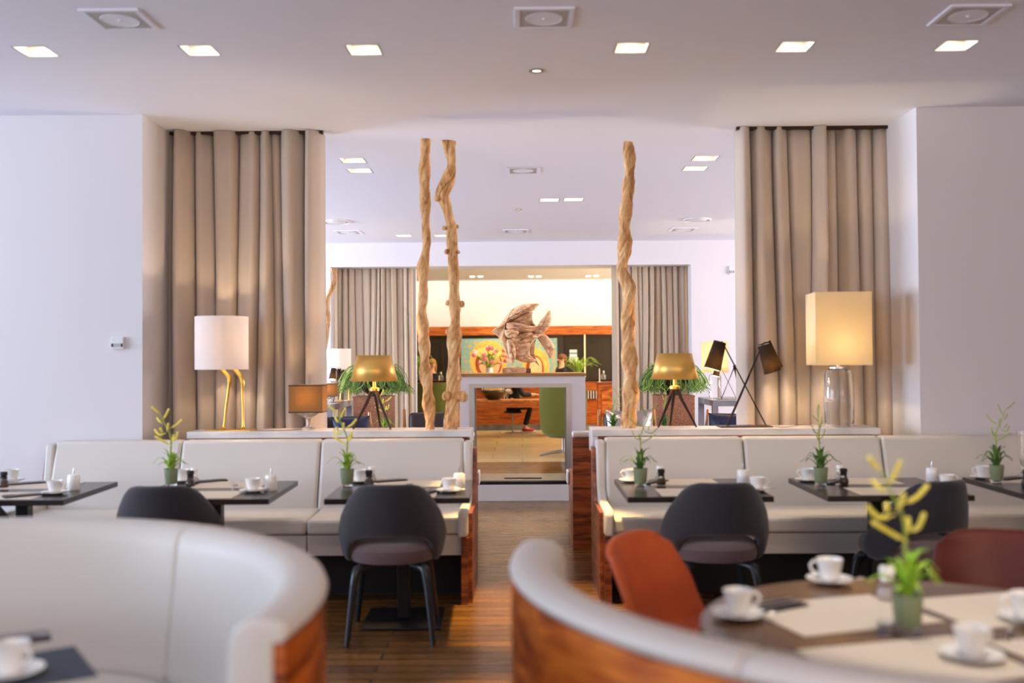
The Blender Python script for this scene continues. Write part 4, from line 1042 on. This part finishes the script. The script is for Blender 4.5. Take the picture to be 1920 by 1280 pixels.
# visitor seated beyond the low counter, facing right
SIT = dict(pel=(0, .20, .56), chest=(0, .12, .86), neck=(0, .08, 1.05), head=(0, .05, 1.18), shL=(-.18, .11, .97), shR=(.18, .11, .97), elL=(-.22, -.02, .76), elR=(.22, -.02, .76), wrL=(-.12, -.22, .76), wrR=(.12, -.22, .76),
           hipL=(-.09, .18, .54), hipR=(.09, .18, .54), knL=(-.10, -.17, .53), knR=(.10, -.17, .53), anL=(-.10, -.04, .10), anR=(.10, -.06, .10), toeL=(-.10, -.17, .05), toeR=(.10, -.19, .05))
p = person('seated visitor in black with pale knit wrap and red sneakers, seen through the fireplace', (X(979, 19.3), 19.3, 0), R(90), SIT, M['brownhair'], M['blackcloth'], M['blackcloth'], M['red'])
V = [(-.16, .20, .80, .045), (-.05, .28, .84, (.07, .05)), (.10, .30, .74, (.09, .06)), (.24, .12, .78, .05), (.24, -.02, .72, .04)]
o = skinned('knit_wrap', V, [(0, 1), (1, 2), (2, 3), (3, 4)], M['whitecloth'], p)
t = thing('stool', 'black stool under the seated visitor', 'stool', (X(979, 19.3) - .19, 19.3, 0))
MB().lathe([(0, .40), (.17, .40), (.18, .42), (.17, .44), (0, .44)], 24).build('seat', M['black'], t)
MB().lathe([(.02, .02), (.02, .40)], 12).build('column', M['alu'], t)
MB().lathe([(0, 0), (.16, 0), (.16, .012), (.03, .02), (0, .02)], 24).build('base', M['alu'], t)
# ================================================================ DINING CHAIRS
def shell_chair(label, m_back, m_seat, group):
    """upholstered chair with open lower back; faces +Y"""
    t = thing('dining_chair', label, 'chair', group=group)
    ztop = [(0, .835), (30, .833), (42, .82), (53, .785), (64, .725), (76, .65), (88, .58), (98, .53), (110, .48)]
    zbot = [(0, .566), (22, .563), (38, .548), (50, .52), (62, .46), (74, .415), (90, .395), (104, .40), (110, .42)]
    rs = []
    for i in range(57):
        ph = -110 + 220 * i / 56; a = abs(ph)
        zt_, zb_ = interp(ztop, a), interp(zbot, a)
        if a > 100: zt_ -= (a - 100) * .003
        th = .024 if a < 104 else .018
        ring = []
        K = 18
        for k in range(K):
            q = 2 * PI * k / K; cz = math.sin(q); cr = math.cos(q)
            hh = (zt_ - zb_) / 2; zz = (zt_ + zb_) / 2 + hh * (abs(cz) ** .55) * (1 if cz >= 0 else -1)
            rr = th * (abs(cr) ** .6) * (1 if cr >= 0 else -1)
            bulge = interp([(.38, -.035), (.45, -.008), (.55, .012), (.66, .006), (.75, -.012), (.84, -.03)], zz)
            lean = .09 * max(0, zz - .5) 
            r_x = .255 + bulge + rr; r_y = .245 + lean + rr
            ring.append((r_x * math.sin(R(ph)), -r_y * math.cos(R(ph)) + .0, zz))
        rs.append(ring)
    MB().rings(rs).build('backrest', m_back, t, ang=75)
    rs = []
    for r, z in ((.02, .402), (.19, .402), (.222, .412), (.234, .44), (.232, .475), (.215, .495), (.17, .506), (.10, .511), (.01, .512)):
        rs.append([((r * 1.0) * math.copysign(abs(math.cos(2 * PI * j / 40)) ** .85, math.cos(2 * PI * j / 40)), .03 + (r * 1.04) * math.copysign(abs(math.sin(2 * PI * j / 40)) ** .85, math.sin(2 * PI * j / 40)), z) for j in range(40)])
    MB().rings(rs).build('seat', m_seat, t)
    for sx in (-1, 1):
        for sy in (-1, 1):
            MB().tube(smooth_path([(sx * .10, .02 + sy * .12, .392), (sx * .165, .02 + sy * .17, .385), (sx * .185, .02 + sy * .19, .34), (sx * .205, .02 + sy * .215, .17), (sx * .222, .02 + sy * .24, 0)], 3), [.016, .020, .024, .026, .026, .025, .024, .022, .0205, .019, .017, .0155, .013][:13], 10).build('leg', M['chairleg'], t)
    return t
GR = 'charcoal dining chairs'
ch = shell_chair('charcoal open-back dining chair left of the aisle, fully visible at its table', M['fabric'], M['seatfabric'], GR)
def chair_at(px, D, rz, lab, first=False):
    loc = (W(px, 1000, D).x, D, 0)
    if first: ch.location = loc; ch.rotation_euler.z = R(rz)
    else: dup(ch, loc, R(rz), lab)
CY = 5.24
chair_at(737, CY, 3, '', True)
chair_at(324, CY, 3, 'charcoal dining chair half hidden behind the large white booth at left')
chair_at(-72, CY, 8, 'charcoal dining chair cut off by the left edge of the view')
chair_at(1338, CY, 0, 'charcoal open-back dining chair right of the aisle, behind the orange chair')
chair_at(1708, CY + .02, 22, 'charcoal dining chair turned sideways behind the yellow flower spikes')

# ================================================================ SMALL TABLES
def table(label):
    t = thing('dining_table', label, 'table', group='black square dining tables')
    MB().box((0, .385, .725), (.77, .77, .03)).build('table_top', M['tabletop'], t, bev=.002)
    MB().box((0, .385, .36), (.07, .07, .69)).build('column', M['tablesteel'], t, bev=.004)
    MB().box((0, .385, .006), (.44, .44, .012)).build('base_plate', M['tablesteel'], t, bev=.003)
    MB().box((0, .385, .7055), (.3, .3, .008)).build('top_bracket', M['tablesteel'], t, smooth=False)
    return t
ZT = .74
TY = 5.14
TN = ['table cut by left edge', 'second table from left', 'table left of the aisle', 'table right of the aisle', 'second table right of aisle', 'table cut by right edge']
TX = [(-19, 2.2), (367, 1.6), (744, 1.5), (1314, -.2), (1690, -.2), (2065, -.5)]
tb = None; TROOT = []
for nm, (px, rz) in zip(TN, TX):
    loc = (W(px, 932, TY).x, TY, 0); lab = 'square black dining table, the ' + nm
    if tb is None: tb = table(lab); tb.location = loc; tb.rotation_euler.z = R(rz)
    else: dup(tb, loc, R(rz), lab)
    TROOT.append((loc[0], TY, R(rz)))
# lounge tables carrying further plants
for px, D, nm in ((735, 9.0, 'behind the left shelf'), (1205, 9.0, 'behind the right shelf')):
    dup(tb, (W(px, 800, D).x, D - .38, 0), 0, 'black lounge table mostly hidden ' + nm, group='lounge tables')

# ---- table ware makers
def cup(label):
    t = thing('coffee_cup', label, 'cup', group='white coffee cups')
    MB().lathe([(0, .004), (.022, .004), (.024, 0), (.027, .0), (.030, .012), (.036, .035), (.042, .068), (.0405, .0685), (.034, .036), (.027, .012), (0, .010)], 28).build('bowl', M['ceramic'], t)
    MB().tube([(.036, 0, .056), (.052, 0, .060), (.062, 0, .048), (.058, 0, .032), (.044, 0, .022), (.032, 0, .020)], .0045, 8).build('handle', M['ceramic'], t); return t
def saucer(label):
    t = thing('saucer', label, 'saucer', group='white saucers')
    MB().lathe([(0, .002), (.03, .002), (.032, 0), (.036, 0), (.05, .006), (.074, .014), (.073, .016), (.05, .010), (.03, .006), (0, .006)], 32).build('dish', M['ceramic'], t); return t
def spoon(label):
    t = thing('teaspoon', label, 'spoon', group='teaspoons')
    MB().tube([(-.06, 0, .003), (0, 0, .004), (.04, 0, .004)], [.0028, .002, .002], 6).build('handle', M['steel'], t)
    MB().ball((.055, 0, .004), (.018, .012, .0035), 12, 6).build('bowl', M['steel'], t); return t
def mill(label, body, top):
    t = thing('spice_mill', label, 'mill', group='glass spice mills')
    MB().lathe([(0, 0), (.022, 0), (.027, .006), (.028, .022), (.020, .042), (.016, .052), (0, .052)], 22).build('glass_jar', M['glass'], t)
    MB().lathe([(0, .003), (.020, .003), (.024, .008), (.024, .022), (.018, .034), (0, .034)], 18).build('filling', body, t)
    MB().lathe([(0, .0525), (.019, .0525), (.019, .062), (.016, .066), (.021, .072), (.021, .088), (.018, .092), (0, .092)], 20).build('cap', top, t); return t
def sugar(label):
    t = thing('sugar_dispenser', label, 'dispenser', group='white sugar dispensers')
    MB().lathe([(0, 0), (.034, 0), (.036, .004), (.0335, .078), (.030, .086), (.012, .088), (0, .088)], 28).build('body', M['ceramic'], t)
    MB().tube([(0, 0, .0885), (0, 0, .112), (.003, 0, .124)], [.0045, .0042, .0035], 8).build('spout', M['steel'], t); return t
def napkin(label):
    t = thing('napkin', label, 'napkin', group='dark napkins with cutlery')
    MB().box((0, 0, .004), (.10, .20, .008)).build('cloth', M['napkin'], t, bev=.003)
    MB().box((-.018, .0, .010), (.014, .20, .003)).tube([(-.018, -.1, .0105), (-.018, -.04, .011)], .004, 6).build('knife', M['steel'], t)
    MB().box((.018, .0, .010), (.010, .19, .003)).ball((.018, .085, .0105), (.013, .03, .003), 10, 5).build('fork', M['steel'], t); return t
def placemat(label, w=.40, d=.29, m='mat_'):
    t = MB().box((0, 0, .001), (w, d, .002)).build('placemat', M[m], smooth=False); return tag(t, label, 'placemat', 'woven placemats')
def tealight(label):
    t = thing('tealight', label, 'candle', group='tealights')
    MB().lathe([(0, 0), (.019, 0), (.02, .016), (.018, .016), (.018, .013), (0, .013)], 18).build('cup', M['steel'], t)
    MB().lathe([(0, .0131), (.0175, .0131), (.0175, .014), (.001, .0145), (.001, .02), (0, .02)], 14).build('wax', M['ceramic'], t); return t
def plant(label, fm, lm, seed, name='potted_bromeliad', fat=1.0):
    t = thing(name, label, 'plant', group='flowering table plants'); rnd = random.Random(seed)
    MB().lathe([(0, 0), (.026, 0), (.03, .003), (.031, .016), (0, .018)], 24).build('glass_foot', M['glass'], t)
    MB().lathe([(0, .0185), (.032, .0185), (.034, .022), (.041, .105), (.038, .105), (.034, .06), (0, .055)], 28).build('pot', M['pot'], t)
    MB().lathe([(0, .09), (.036, .09), (.036, .093), (0, .097)], 20).build('soil', M['darkmetal'], t)
    mb = MB()
    for i in range(20):
        a = 2 * PI * i / 20 * 2.4 + rnd.uniform(-.2, .2); L = rnd.uniform(.07, .125); up = rnd.uniform(.03, .09) if i < 12 else rnd.uniform(.08, .12); o = L * (1 if i < 12 else .45)
        dx, dy = math.cos(a), math.sin(a)
        pts = smooth_path([(dx * .006, dy * .006, .094), (dx * o * .35, dy * o * .35, .10 + up * .75), (dx * o * .72, dy * o * .72, .10 + up), (dx * o * 1.05, dy * o * 1.05, .10 + up * (.55 if i < 12 else 1.05))], 2)
        mb.blade(pts, [.009, .0105, .010, .0085, .006, .003, .0006][:len(pts)], th=.0015)
    mb.build('leaves', lm, t, ang=60)
    def q(x, y, yy=0): return ((x - 1700) / 697, yy, .10 + (1120 - y) / 697)
    st = smooth_path([q(1700, 1122), q(1700, 1090), q(1698, 1040, .004), q(1700, 1008, .006), q(1696, 982, .004), q(1689, 962), q(1680, 945), q(1670, 925), q(1662, 905), q(1656, 892)], 2)
    n = len(st); MB().tube(st, [(.0065 - .0045 * i / n) * (.4 + .6 * fat) for i in range(n)], 8).build('stem', M['stem'], t)
    sp_ = [((1656, 892), (1640, 878), (1626, 862)), ((1668, 918), (1680, 897), (1692, 872)), ((1664, 932), (1652, 922), (1641, 908)), ((1682, 967), (1688, 950), (1691, 930)),
           ((1694, 952), (1720, 940), (1742, 916)), ((1680, 972), (1652, 978), (1632, 956)), ((1666, 968), (1663, 960), (1659, 950)), ((1700, 1022), (1672, 1006), (1635, 984)),
           ((1701, 1004), (1706, 993), (1708, 978)), ((1702, 1004), (1720, 994), (1728, 966))]
    for k, s in enumerate(sp_):
        yy = [0, .008 * ((k % 3) - 1), .02 * ((k % 3) - 1)]
        P = smooth_path([q(*a, b) for a, b in zip(s, yy)], 5); m_ = len(P)
        rad = [(.0022 if i < 3 else (.0055 + .0018 * (i % 2)) * fat) * (1 if i < m_ - 1 else .5) for i in range(m_)]
        MB().tube(P, rad, 8).build('flower_spike', fm, t)
    return t
mk = {}
proto_cup = None
def place(kind, maker, loc, rz, label, scale=None, group=None):
    if kind not in mk:
        o = maker(label); mk[kind] = o; o.location = loc; o.rotation_euler = (0, 0, rz)
        if scale: o.scale = (scale,) * 3
        if group: o['group'] = group
    else:
        o = dup(mk[kind], loc, rz, label, scale=scale or 1.0, group=group)
    return o
def at(px, py, z=ZT, dz=.0): p = G(px, py, z); return (p.x, p.y, z + dz)
E = .0006
def cupset(px, py, tn, where, rz=0, sp=False):
    """px,py: centre of the saucer on the table"""
    l = at(px, py); place('saucer', saucer, (l[0], l[1], ZT + E), 0, 'white saucer %s, on the %s' % (where, tn))
    place('cup', cup, (l[0], l[1], ZT + .0068 + E), rz, 'white coffee cup %s, on the %s' % (where, tn))
    if sp: place('spoon', spoon, (l[0] + .03, l[1] - .052, ZT + .0155), R(25), 'teaspoon on saucer %s, on the %s' % (where, tn))
def setting(ti, pl, plseed, sug, cups, mills, nap, mats, tea=None):
    tn = TN[ti]; rz = TROOT[ti][2]
    if pl: place('plantL' if ti < 3 else 'plantR', lambda lb: plant(lb, M['yellow'] if ti < 3 else M['stem'], M['green'] if ti < 3 else M['darkgreen'], ti + 3, fat=1 if ti < 3 else .5), at(*pl, ZT, E), R(plseed), 'plant with %s spikes in sage pot, on the %s' % ('yellow' if ti < 3 else 'thin greenish', tn))
    if sug: place('sugar', sugar, at(*sug, ZT, E), 0, 'white sugar dispenser with metal spout, on the ' + tn)
    for (px, py, where, r) in cups: cupset(px, py, tn, where, R(r), sp=(where[0] == 'n'))
    for k, (px, py) in enumerate(mills):
        if k == 0: place('pepper', lambda lb: mill(lb, M['pepper'], M['black']), at(px, py, ZT, E), 0, 'black-capped pepper mill, on the ' + tn)
        else: place('salt', lambda lb: mill(lb, M['salt'], M['ceramic']), at(px, py, ZT, E), 0, 'white-capped salt mill, on the ' + tn)
    for k, (px, py, r) in enumerate(nap): place('napkin', napkin, at(px, py, ZT, E), R(r), 'dark napkin with cutlery, %s, on the %s' % (('at the rear', 'at the front')[k], tn))
    for k, (dx, dy) in enumerate(mats):
        x, y, r = TROOT[ti]; c = Vector((dx, dy, 0)); c.rotate(Matrix.Rotation(r, 3, 'Z')); place('mat', placemat, (x + c.x, y + c.y, ZT + .0003), r, 'beige woven placemat, %s, on the %s' % (('near the front edge', 'near the bench')[k], tn))
    if tea: place('tea', tealight, at(*tea, ZT, E), 0, 'tealight in the middle of the ' + tn)
MT = [(0, .17), (0, .60)]
setting(0, None, 0, (138, 918), [(103, 926, 'near front right corner', -10), (22, 903, 'near rear edge', 170)], [(7, 914), (-8, 905)], [(50, 907, -55), (44, 930, -50)], MT)
setting(1, (321, 912), 10, (508, 919), [(474, 922, 'near front right corner', -10), (342, 903, 'behind the plant', 170)], [(357, 912), (364, 905)], [(392, 903, -50)], [(-.02, .17), (.02, .60)], tea=(440, 912))
setting(2, (651, 913), -15, (861, 916), [(842, 922, 'near front right corner', 25), (675, 904, 'behind the plant', 170)], [(692, 911), (697, 903)], [(730, 902, -60), (796, 925, -20)], MT, tea=(768, 911))
setting(3, (1201, 912), 190, (1393, 909), [(1420, 920, 'near front right corner', 0), (1184, 903, 'behind the plant', 180)], [(1240, 909), (1237, 902)], [(1224, 904, -40)], MT)
setting(4, (1539, 911), 60, (1748, 905), [(1776, 915, 'behind the chair', 0), (1514, 902, 'behind the plant', 180)], [(1582, 908), (1575, 901)], [(1560, 904, -40)], MT)
setting(5, (1869, 906), 120, None, [(1843, 897, 'behind the plant', 180)], [(1925, 912)], [(1893, 898, -60)], [(-.1, .6)])
l = at(1919, 892); t = thing('glass_vase', 'tall clear glass vase on the table cut by right edge', 'vase', (l[0], l[1], ZT + E))
MB().lathe([(0, 0), (.028, 0), (.03, .004), (.012, .02), (.010, .05), (.024, .12), (.034, .27), (.0325, .27), (.022, .12), (.006, .06), (0, .055)], 24).build('glass_body', M['glass'], t)
# plants on lounge tables
for px, rz, nm in ((722, 0, 'left cork pedestal'), (1246, 100, 'right cork pedestal'), (1150, 200, 'thick twisted pole')):
    x = W(px, 800, 9.0).x
    dup(mk['plantL' if px < 1000 else 'plantR'], (x, 9.0, ZT + E), R(rz), 'small potted plant with thin spikes seen before the ' + nm, group='lounge table plants')

# ================================================================ CURVED BOOTHS
def booth(label, c, a0, a1, seams, seam_seat, Ro=1.18, ztop=.943, group='curved white booths', plain=True):
    t = thing('curved_booth', label, 'booth', (c[0], c[1], 0), group=group)
    sec = [(Ro - .165, .42), (Ro - .175, .50), (Ro - .15, .70), (Ro - .130, .88), (Ro - .118, .92), (Ro - .095, .938), (Ro - .06, .943), (Ro - .022, .940), (Ro - .004, .930), (Ro + .002, .915), (Ro - .006, .902), (Ro - .03, .90), (Ro - .03, .42)]
    cr = sum(p[0] for p in sec) / len(sec); cz = sum(p[1] for p in sec) / len(sec)
    def ring(a, k=1.0, ss=sec, c0=None):
        out = []
        m0 = (cr, cz) if c0 is None else c0
        for r, z in ss:
            r = m0[0] + (r - m0[0]) * k; z = m0[1] + (z - m0[1]) * (1 - (1 - k) * .35)
            out.append((r * math.cos(R(a)), r * math.sin(R(a)), z))
        return out
    cuts = [a0] + seams + [a1]
    for i, (a, b) in enumerate(zip(cuts, cuts[1:])):
        n = max(6, int(abs(b - a) / 2.5)); e = .35
        angs = [(a + e * .1, .80), (a + e * .35, .93), (a + e * 1.0, .985), (a + e * 2.4, 1.0)] + [(a + e * 2.4 + (b - a - e * 4.8) * k / n, 1.0) for k in range(1, n)] + [(b - e * 2.4, 1.0), (b - e, .985), (b - e * .35, .93), (b - e * .1, .80)]
        MB().rings([ring(x, k) for x, k in angs]).build('back_cushion', M['leather'], t, ang=50)
    ws = [(Ro - .028, .02), (Ro - .028, .898), (Ro - .004, .898), (Ro - .004, .02)]
    n = int(abs(a1 - a0) / 2.5)
    MB().rings([ring(a0 + (a1 - a0) * k / n, 1.0, ws) for k in range(n + 1)]).build('outer_panel', M['walnut_v'], t, ang=30)
    ss_ = [(.58, .40), (.56, .42), (.56, .455), (.585, .475), (Ro - .18, .47), (Ro - .18, .40)]
    cc = (sum(p[0] for p in ss_) / 6, sum(p[1] for p in ss_) / 6)
    cuts = [a0 + 2] + seam_seat + [a1 - 2]
    for a, b in zip(cuts, cuts[1:]):
        n = max(6, int(abs(b - a) / 3))
        MB().rings([ring(a + .2, .96, ss_, cc)] + [ring(a + .5 + (b - a - 1.0) * k / n, 1.0, ss_, cc) for k in range(n + 1)] + [ring(b - .2, .96, ss_, cc)]).build('seat_cushion', M['leather'], t, ang=50)
    bs = [(.62, .12), (.62, .398), (Ro - .04, .398), (Ro - .04, .12)]
    n = int(abs(a1 - a0) / 4)
    MB().rings([ring(a0 + 1 + (a1 - a0 - 2) * k / n, 1.0, bs) for k in range(n + 1)]).build('seat_base', M['leather'], t, ang=30)
    ks = [(.68, 0), (.68, .119), (Ro - .06, .119), (Ro - .06, 0)]
    MB().rings([ring(a0 + 2 + (a1 - a0 - 4) * k / n, 1.0, ks) for k in range(n + 1)]).build('plinth', M['black'], t, ang=30)
    return t
CL = (-1.645, 2.19); CR = (1.125, 2.62)
booth('large curved white leather booth filling the lower left corner', CL, -10, 185, [59, 120], [60, 120])
booth('curved booth with walnut outside and white padded rim, lower right', CR, 166, 372, [230, 287, 330], [228, 285, 330], Ro=1.16)

# left booth table
def round_table(label, c, r):
    t = thing('round_table', label, 'table', (c[0], c[1], 0))
    MB().lathe([(0, .71), (r - .01, .71), (r, .714), (r, .736), (r - .004, .74), (0, .74)], 72).build('table_top', M['roundtop' if c[0] > 0 else 'tabletop'], t)
    MB().lathe([(.04, .02), (.04, .70), (.15, .709), (0, .7095)], 20).build('column', M['tablesteel'], t)
    MB().lathe([(0, 0), (.28, 0), (.28, .012), (.05, .022), (0, .022)], 40).build('base', M['tablesteel'], t); return t
round_table('round black table inside the left booth, cut by the corner', (-1.68, 2.02), .56)
TLn = 'left booth table'
def at2(px, py): p = G(px, py, ZT); return (p.x, p.y, ZT + E)
p = at2(45, 1262); place('mat', placemat, (p[0] - .06, p[1] - .02, ZT + .0003), R(35), 'blue-grey textured placemat, on the ' + TLn); 
o = [x for x in C.objects if x.get('label', '').startswith('blue-grey textured')][0]; o.data = o.data.copy(); o.data.materials[0] = weave_mat('woven slate vinyl', srgb(70, 78, 92), srgb(48, 54, 66))
p = at2(20, 1268); place('saucer', saucer, (p[0], p[1], ZT + .003), 0, 'white saucer cut by the lower left corner, on the ' + TLn); place('cup', cup, (p[0], p[1], ZT + .0101), R(-20), 'white coffee cup in the lower left corner, on the ' + TLn)
p = at2(15, 1205); place('napkin', napkin, (p[0], p[1], ZT + .0035), R(-60), 'dark napkin with cutlery near lower left corner, on the ' + TLn)
# right booth table
round_table('round dark table inside the right booth, with the flowering plant', (1.10, 2.62), .62)
TRn = 'right booth table'
plR = plant('plant with bright yellow flower spikes in sage pot, on the ' + TRn, M['yellow'], mat('bright leaf', srgb(140, 186, 40), .45, col2=srgb(170, 206, 70), nscale=20), 31)
p = at2(1702, 1186); plR.location = (p[0], p[1], ZT + E)
def cup2(px, py, where, rz, sc_=1.0, spn=False):
    p = at2(px, py); place('saucer', saucer, (p[0], p[1], ZT + .003), 0, 'white saucer %s, on the %s' % (where, TRn), sc_); place('cup', cup, (p[0], p[1], ZT + .0112), R(rz), 'white coffee cup %s, on the %s' % (where, TRn), sc_)
    if spn: place('spoon', spoon, (p[0] + .035, p[1] - .055, ZT + .020), R(20), 'teaspoon on saucer %s, on the %s' % (where, TRn))
cup2(1556, 1093, 'at the rear edge, handle to the left', 175, 1.0, True)
cup2(1384, 1158, 'nearest the orange chair', 0, 1.0, True)
cup2(1822, 1236, 'at the front behind the booth rim', 20)
cup2(1925, 1165, 'at the right edge of the view', 170)
def mat2(dx, dy, rz, w, label, m='mat_'):
    o = place('mat', placemat, (1.10 + dx, 2.62 + dy, ZT + .0003), R(rz), label, 1.12)
for dx, dy, rz, nm in ((-.20, .17, 18, 'at the rear left'), (-.16, -.27, 15, 'at the front left, behind the rim'), (.30, .22, 14, 'at the rear right'), (.34, -.22, 12, 'at the front right')):
    mat2(dx, dy, rz, .4, 'beige woven placemat %s, on the %s' % (nm, TRn))
p = at2(1664, 1125); place('salt', None, p, 0, 'white-capped salt mill beside the flowering plant, on the ' + TRn, 1.1)
p = at2(1664, 1182); place('tea', tealight, (p[0], p[1], p[2]), 0, 'tealight before the salt mill, on the ' + TRn, 1.4)
p = at2(1398, 1143); place('napkin', napkin, (p[0] + .08, p[1] + .02, ZT + .003), R(-60), 'dark napkin with cutlery by the left cup, on the ' + TRn)
p = at2(1905, 1195); place('spoon', spoon, (p[0] - .02, p[1], ZT + .003), R(60), 'teaspoon lying near the right edge, on the ' + TRn)

# ---- orange shell chairs at the round table
def leather_chair(label, m, group, parentrot=0):
    """tapered leather shell chair, faces +Y"""
    t = thing('leather_chair', label, 'chair', group=group)
    def prof(s):      # s 0 front of seat .. 1 top of back: (y,z)
        return interp([(0, .25), (.25, .05), (.42, -.14), (.52, -.22), (.65, -.255), (1, -.33)], s), interp([(0, .455), (.25, .435), (.42, .44), (.52, .49), (.65, .58), (1, .83)], s)
    def width(s): return interp([(0, .20), (.2, .235), (.45, .245), (.55, .25), (.75, .245), (.95, .215), (1, .185)], s)
    def wrap(s): return interp([(0, .02), (.3, .05), (.5, .09), (.75, .075), (1, .03)], s)
    def f(u, v):
        y, z = prof(u); x = (v - .5) * 2; w = width(u)
        b = wrap(u) * x * x
        nrm = interp([(0, 0), (.4, .3), (.55, 1), (1, 1)], u)
        return (x * w, y + b * nrm * 1.3, z + b * (1 - nrm) + (-.03 * abs(x) ** 4 if u > .93 else 0))
    o = MB().grid(f, 36, 20).build('shell', m, t, solid=.032, ang=75, bev=0); q = o.modifiers.new('sub', 'SUBSURF'); q.levels = 1; q.render_levels = 1
    for sx in (-1, 1):
        for sy in (-1, 1): MB().tube([(sx * .12, sy * .12, .42), (sx * .17, sy * .19, .2), (sx * .21, sy * .24, 0)], [.015, .013, .009], 10).build('leg', M['chairleg'], t)
    MB().box((0, 0, .410), (.26, .28, .02)).build('seat_frame', M['chairleg'], t, bev=.004)
    return t
lc = leather_chair('orange-rust leather shell chair left of the round table', M['rust'], 'leather shell chairs')
lc.location = (.645, 3.42, 0); lc.rotation_euler.z = R(180 + 55)
c2 = dup(lc, (1.66, 3.34, 0), R(180 - 20), 'dark oxblood leather shell chair right of the flowering plant')
for k in c2.children:
    if k.name.startswith('shell'): k.data = k.data.copy(); k.data.materials[0] = M['darkrust']
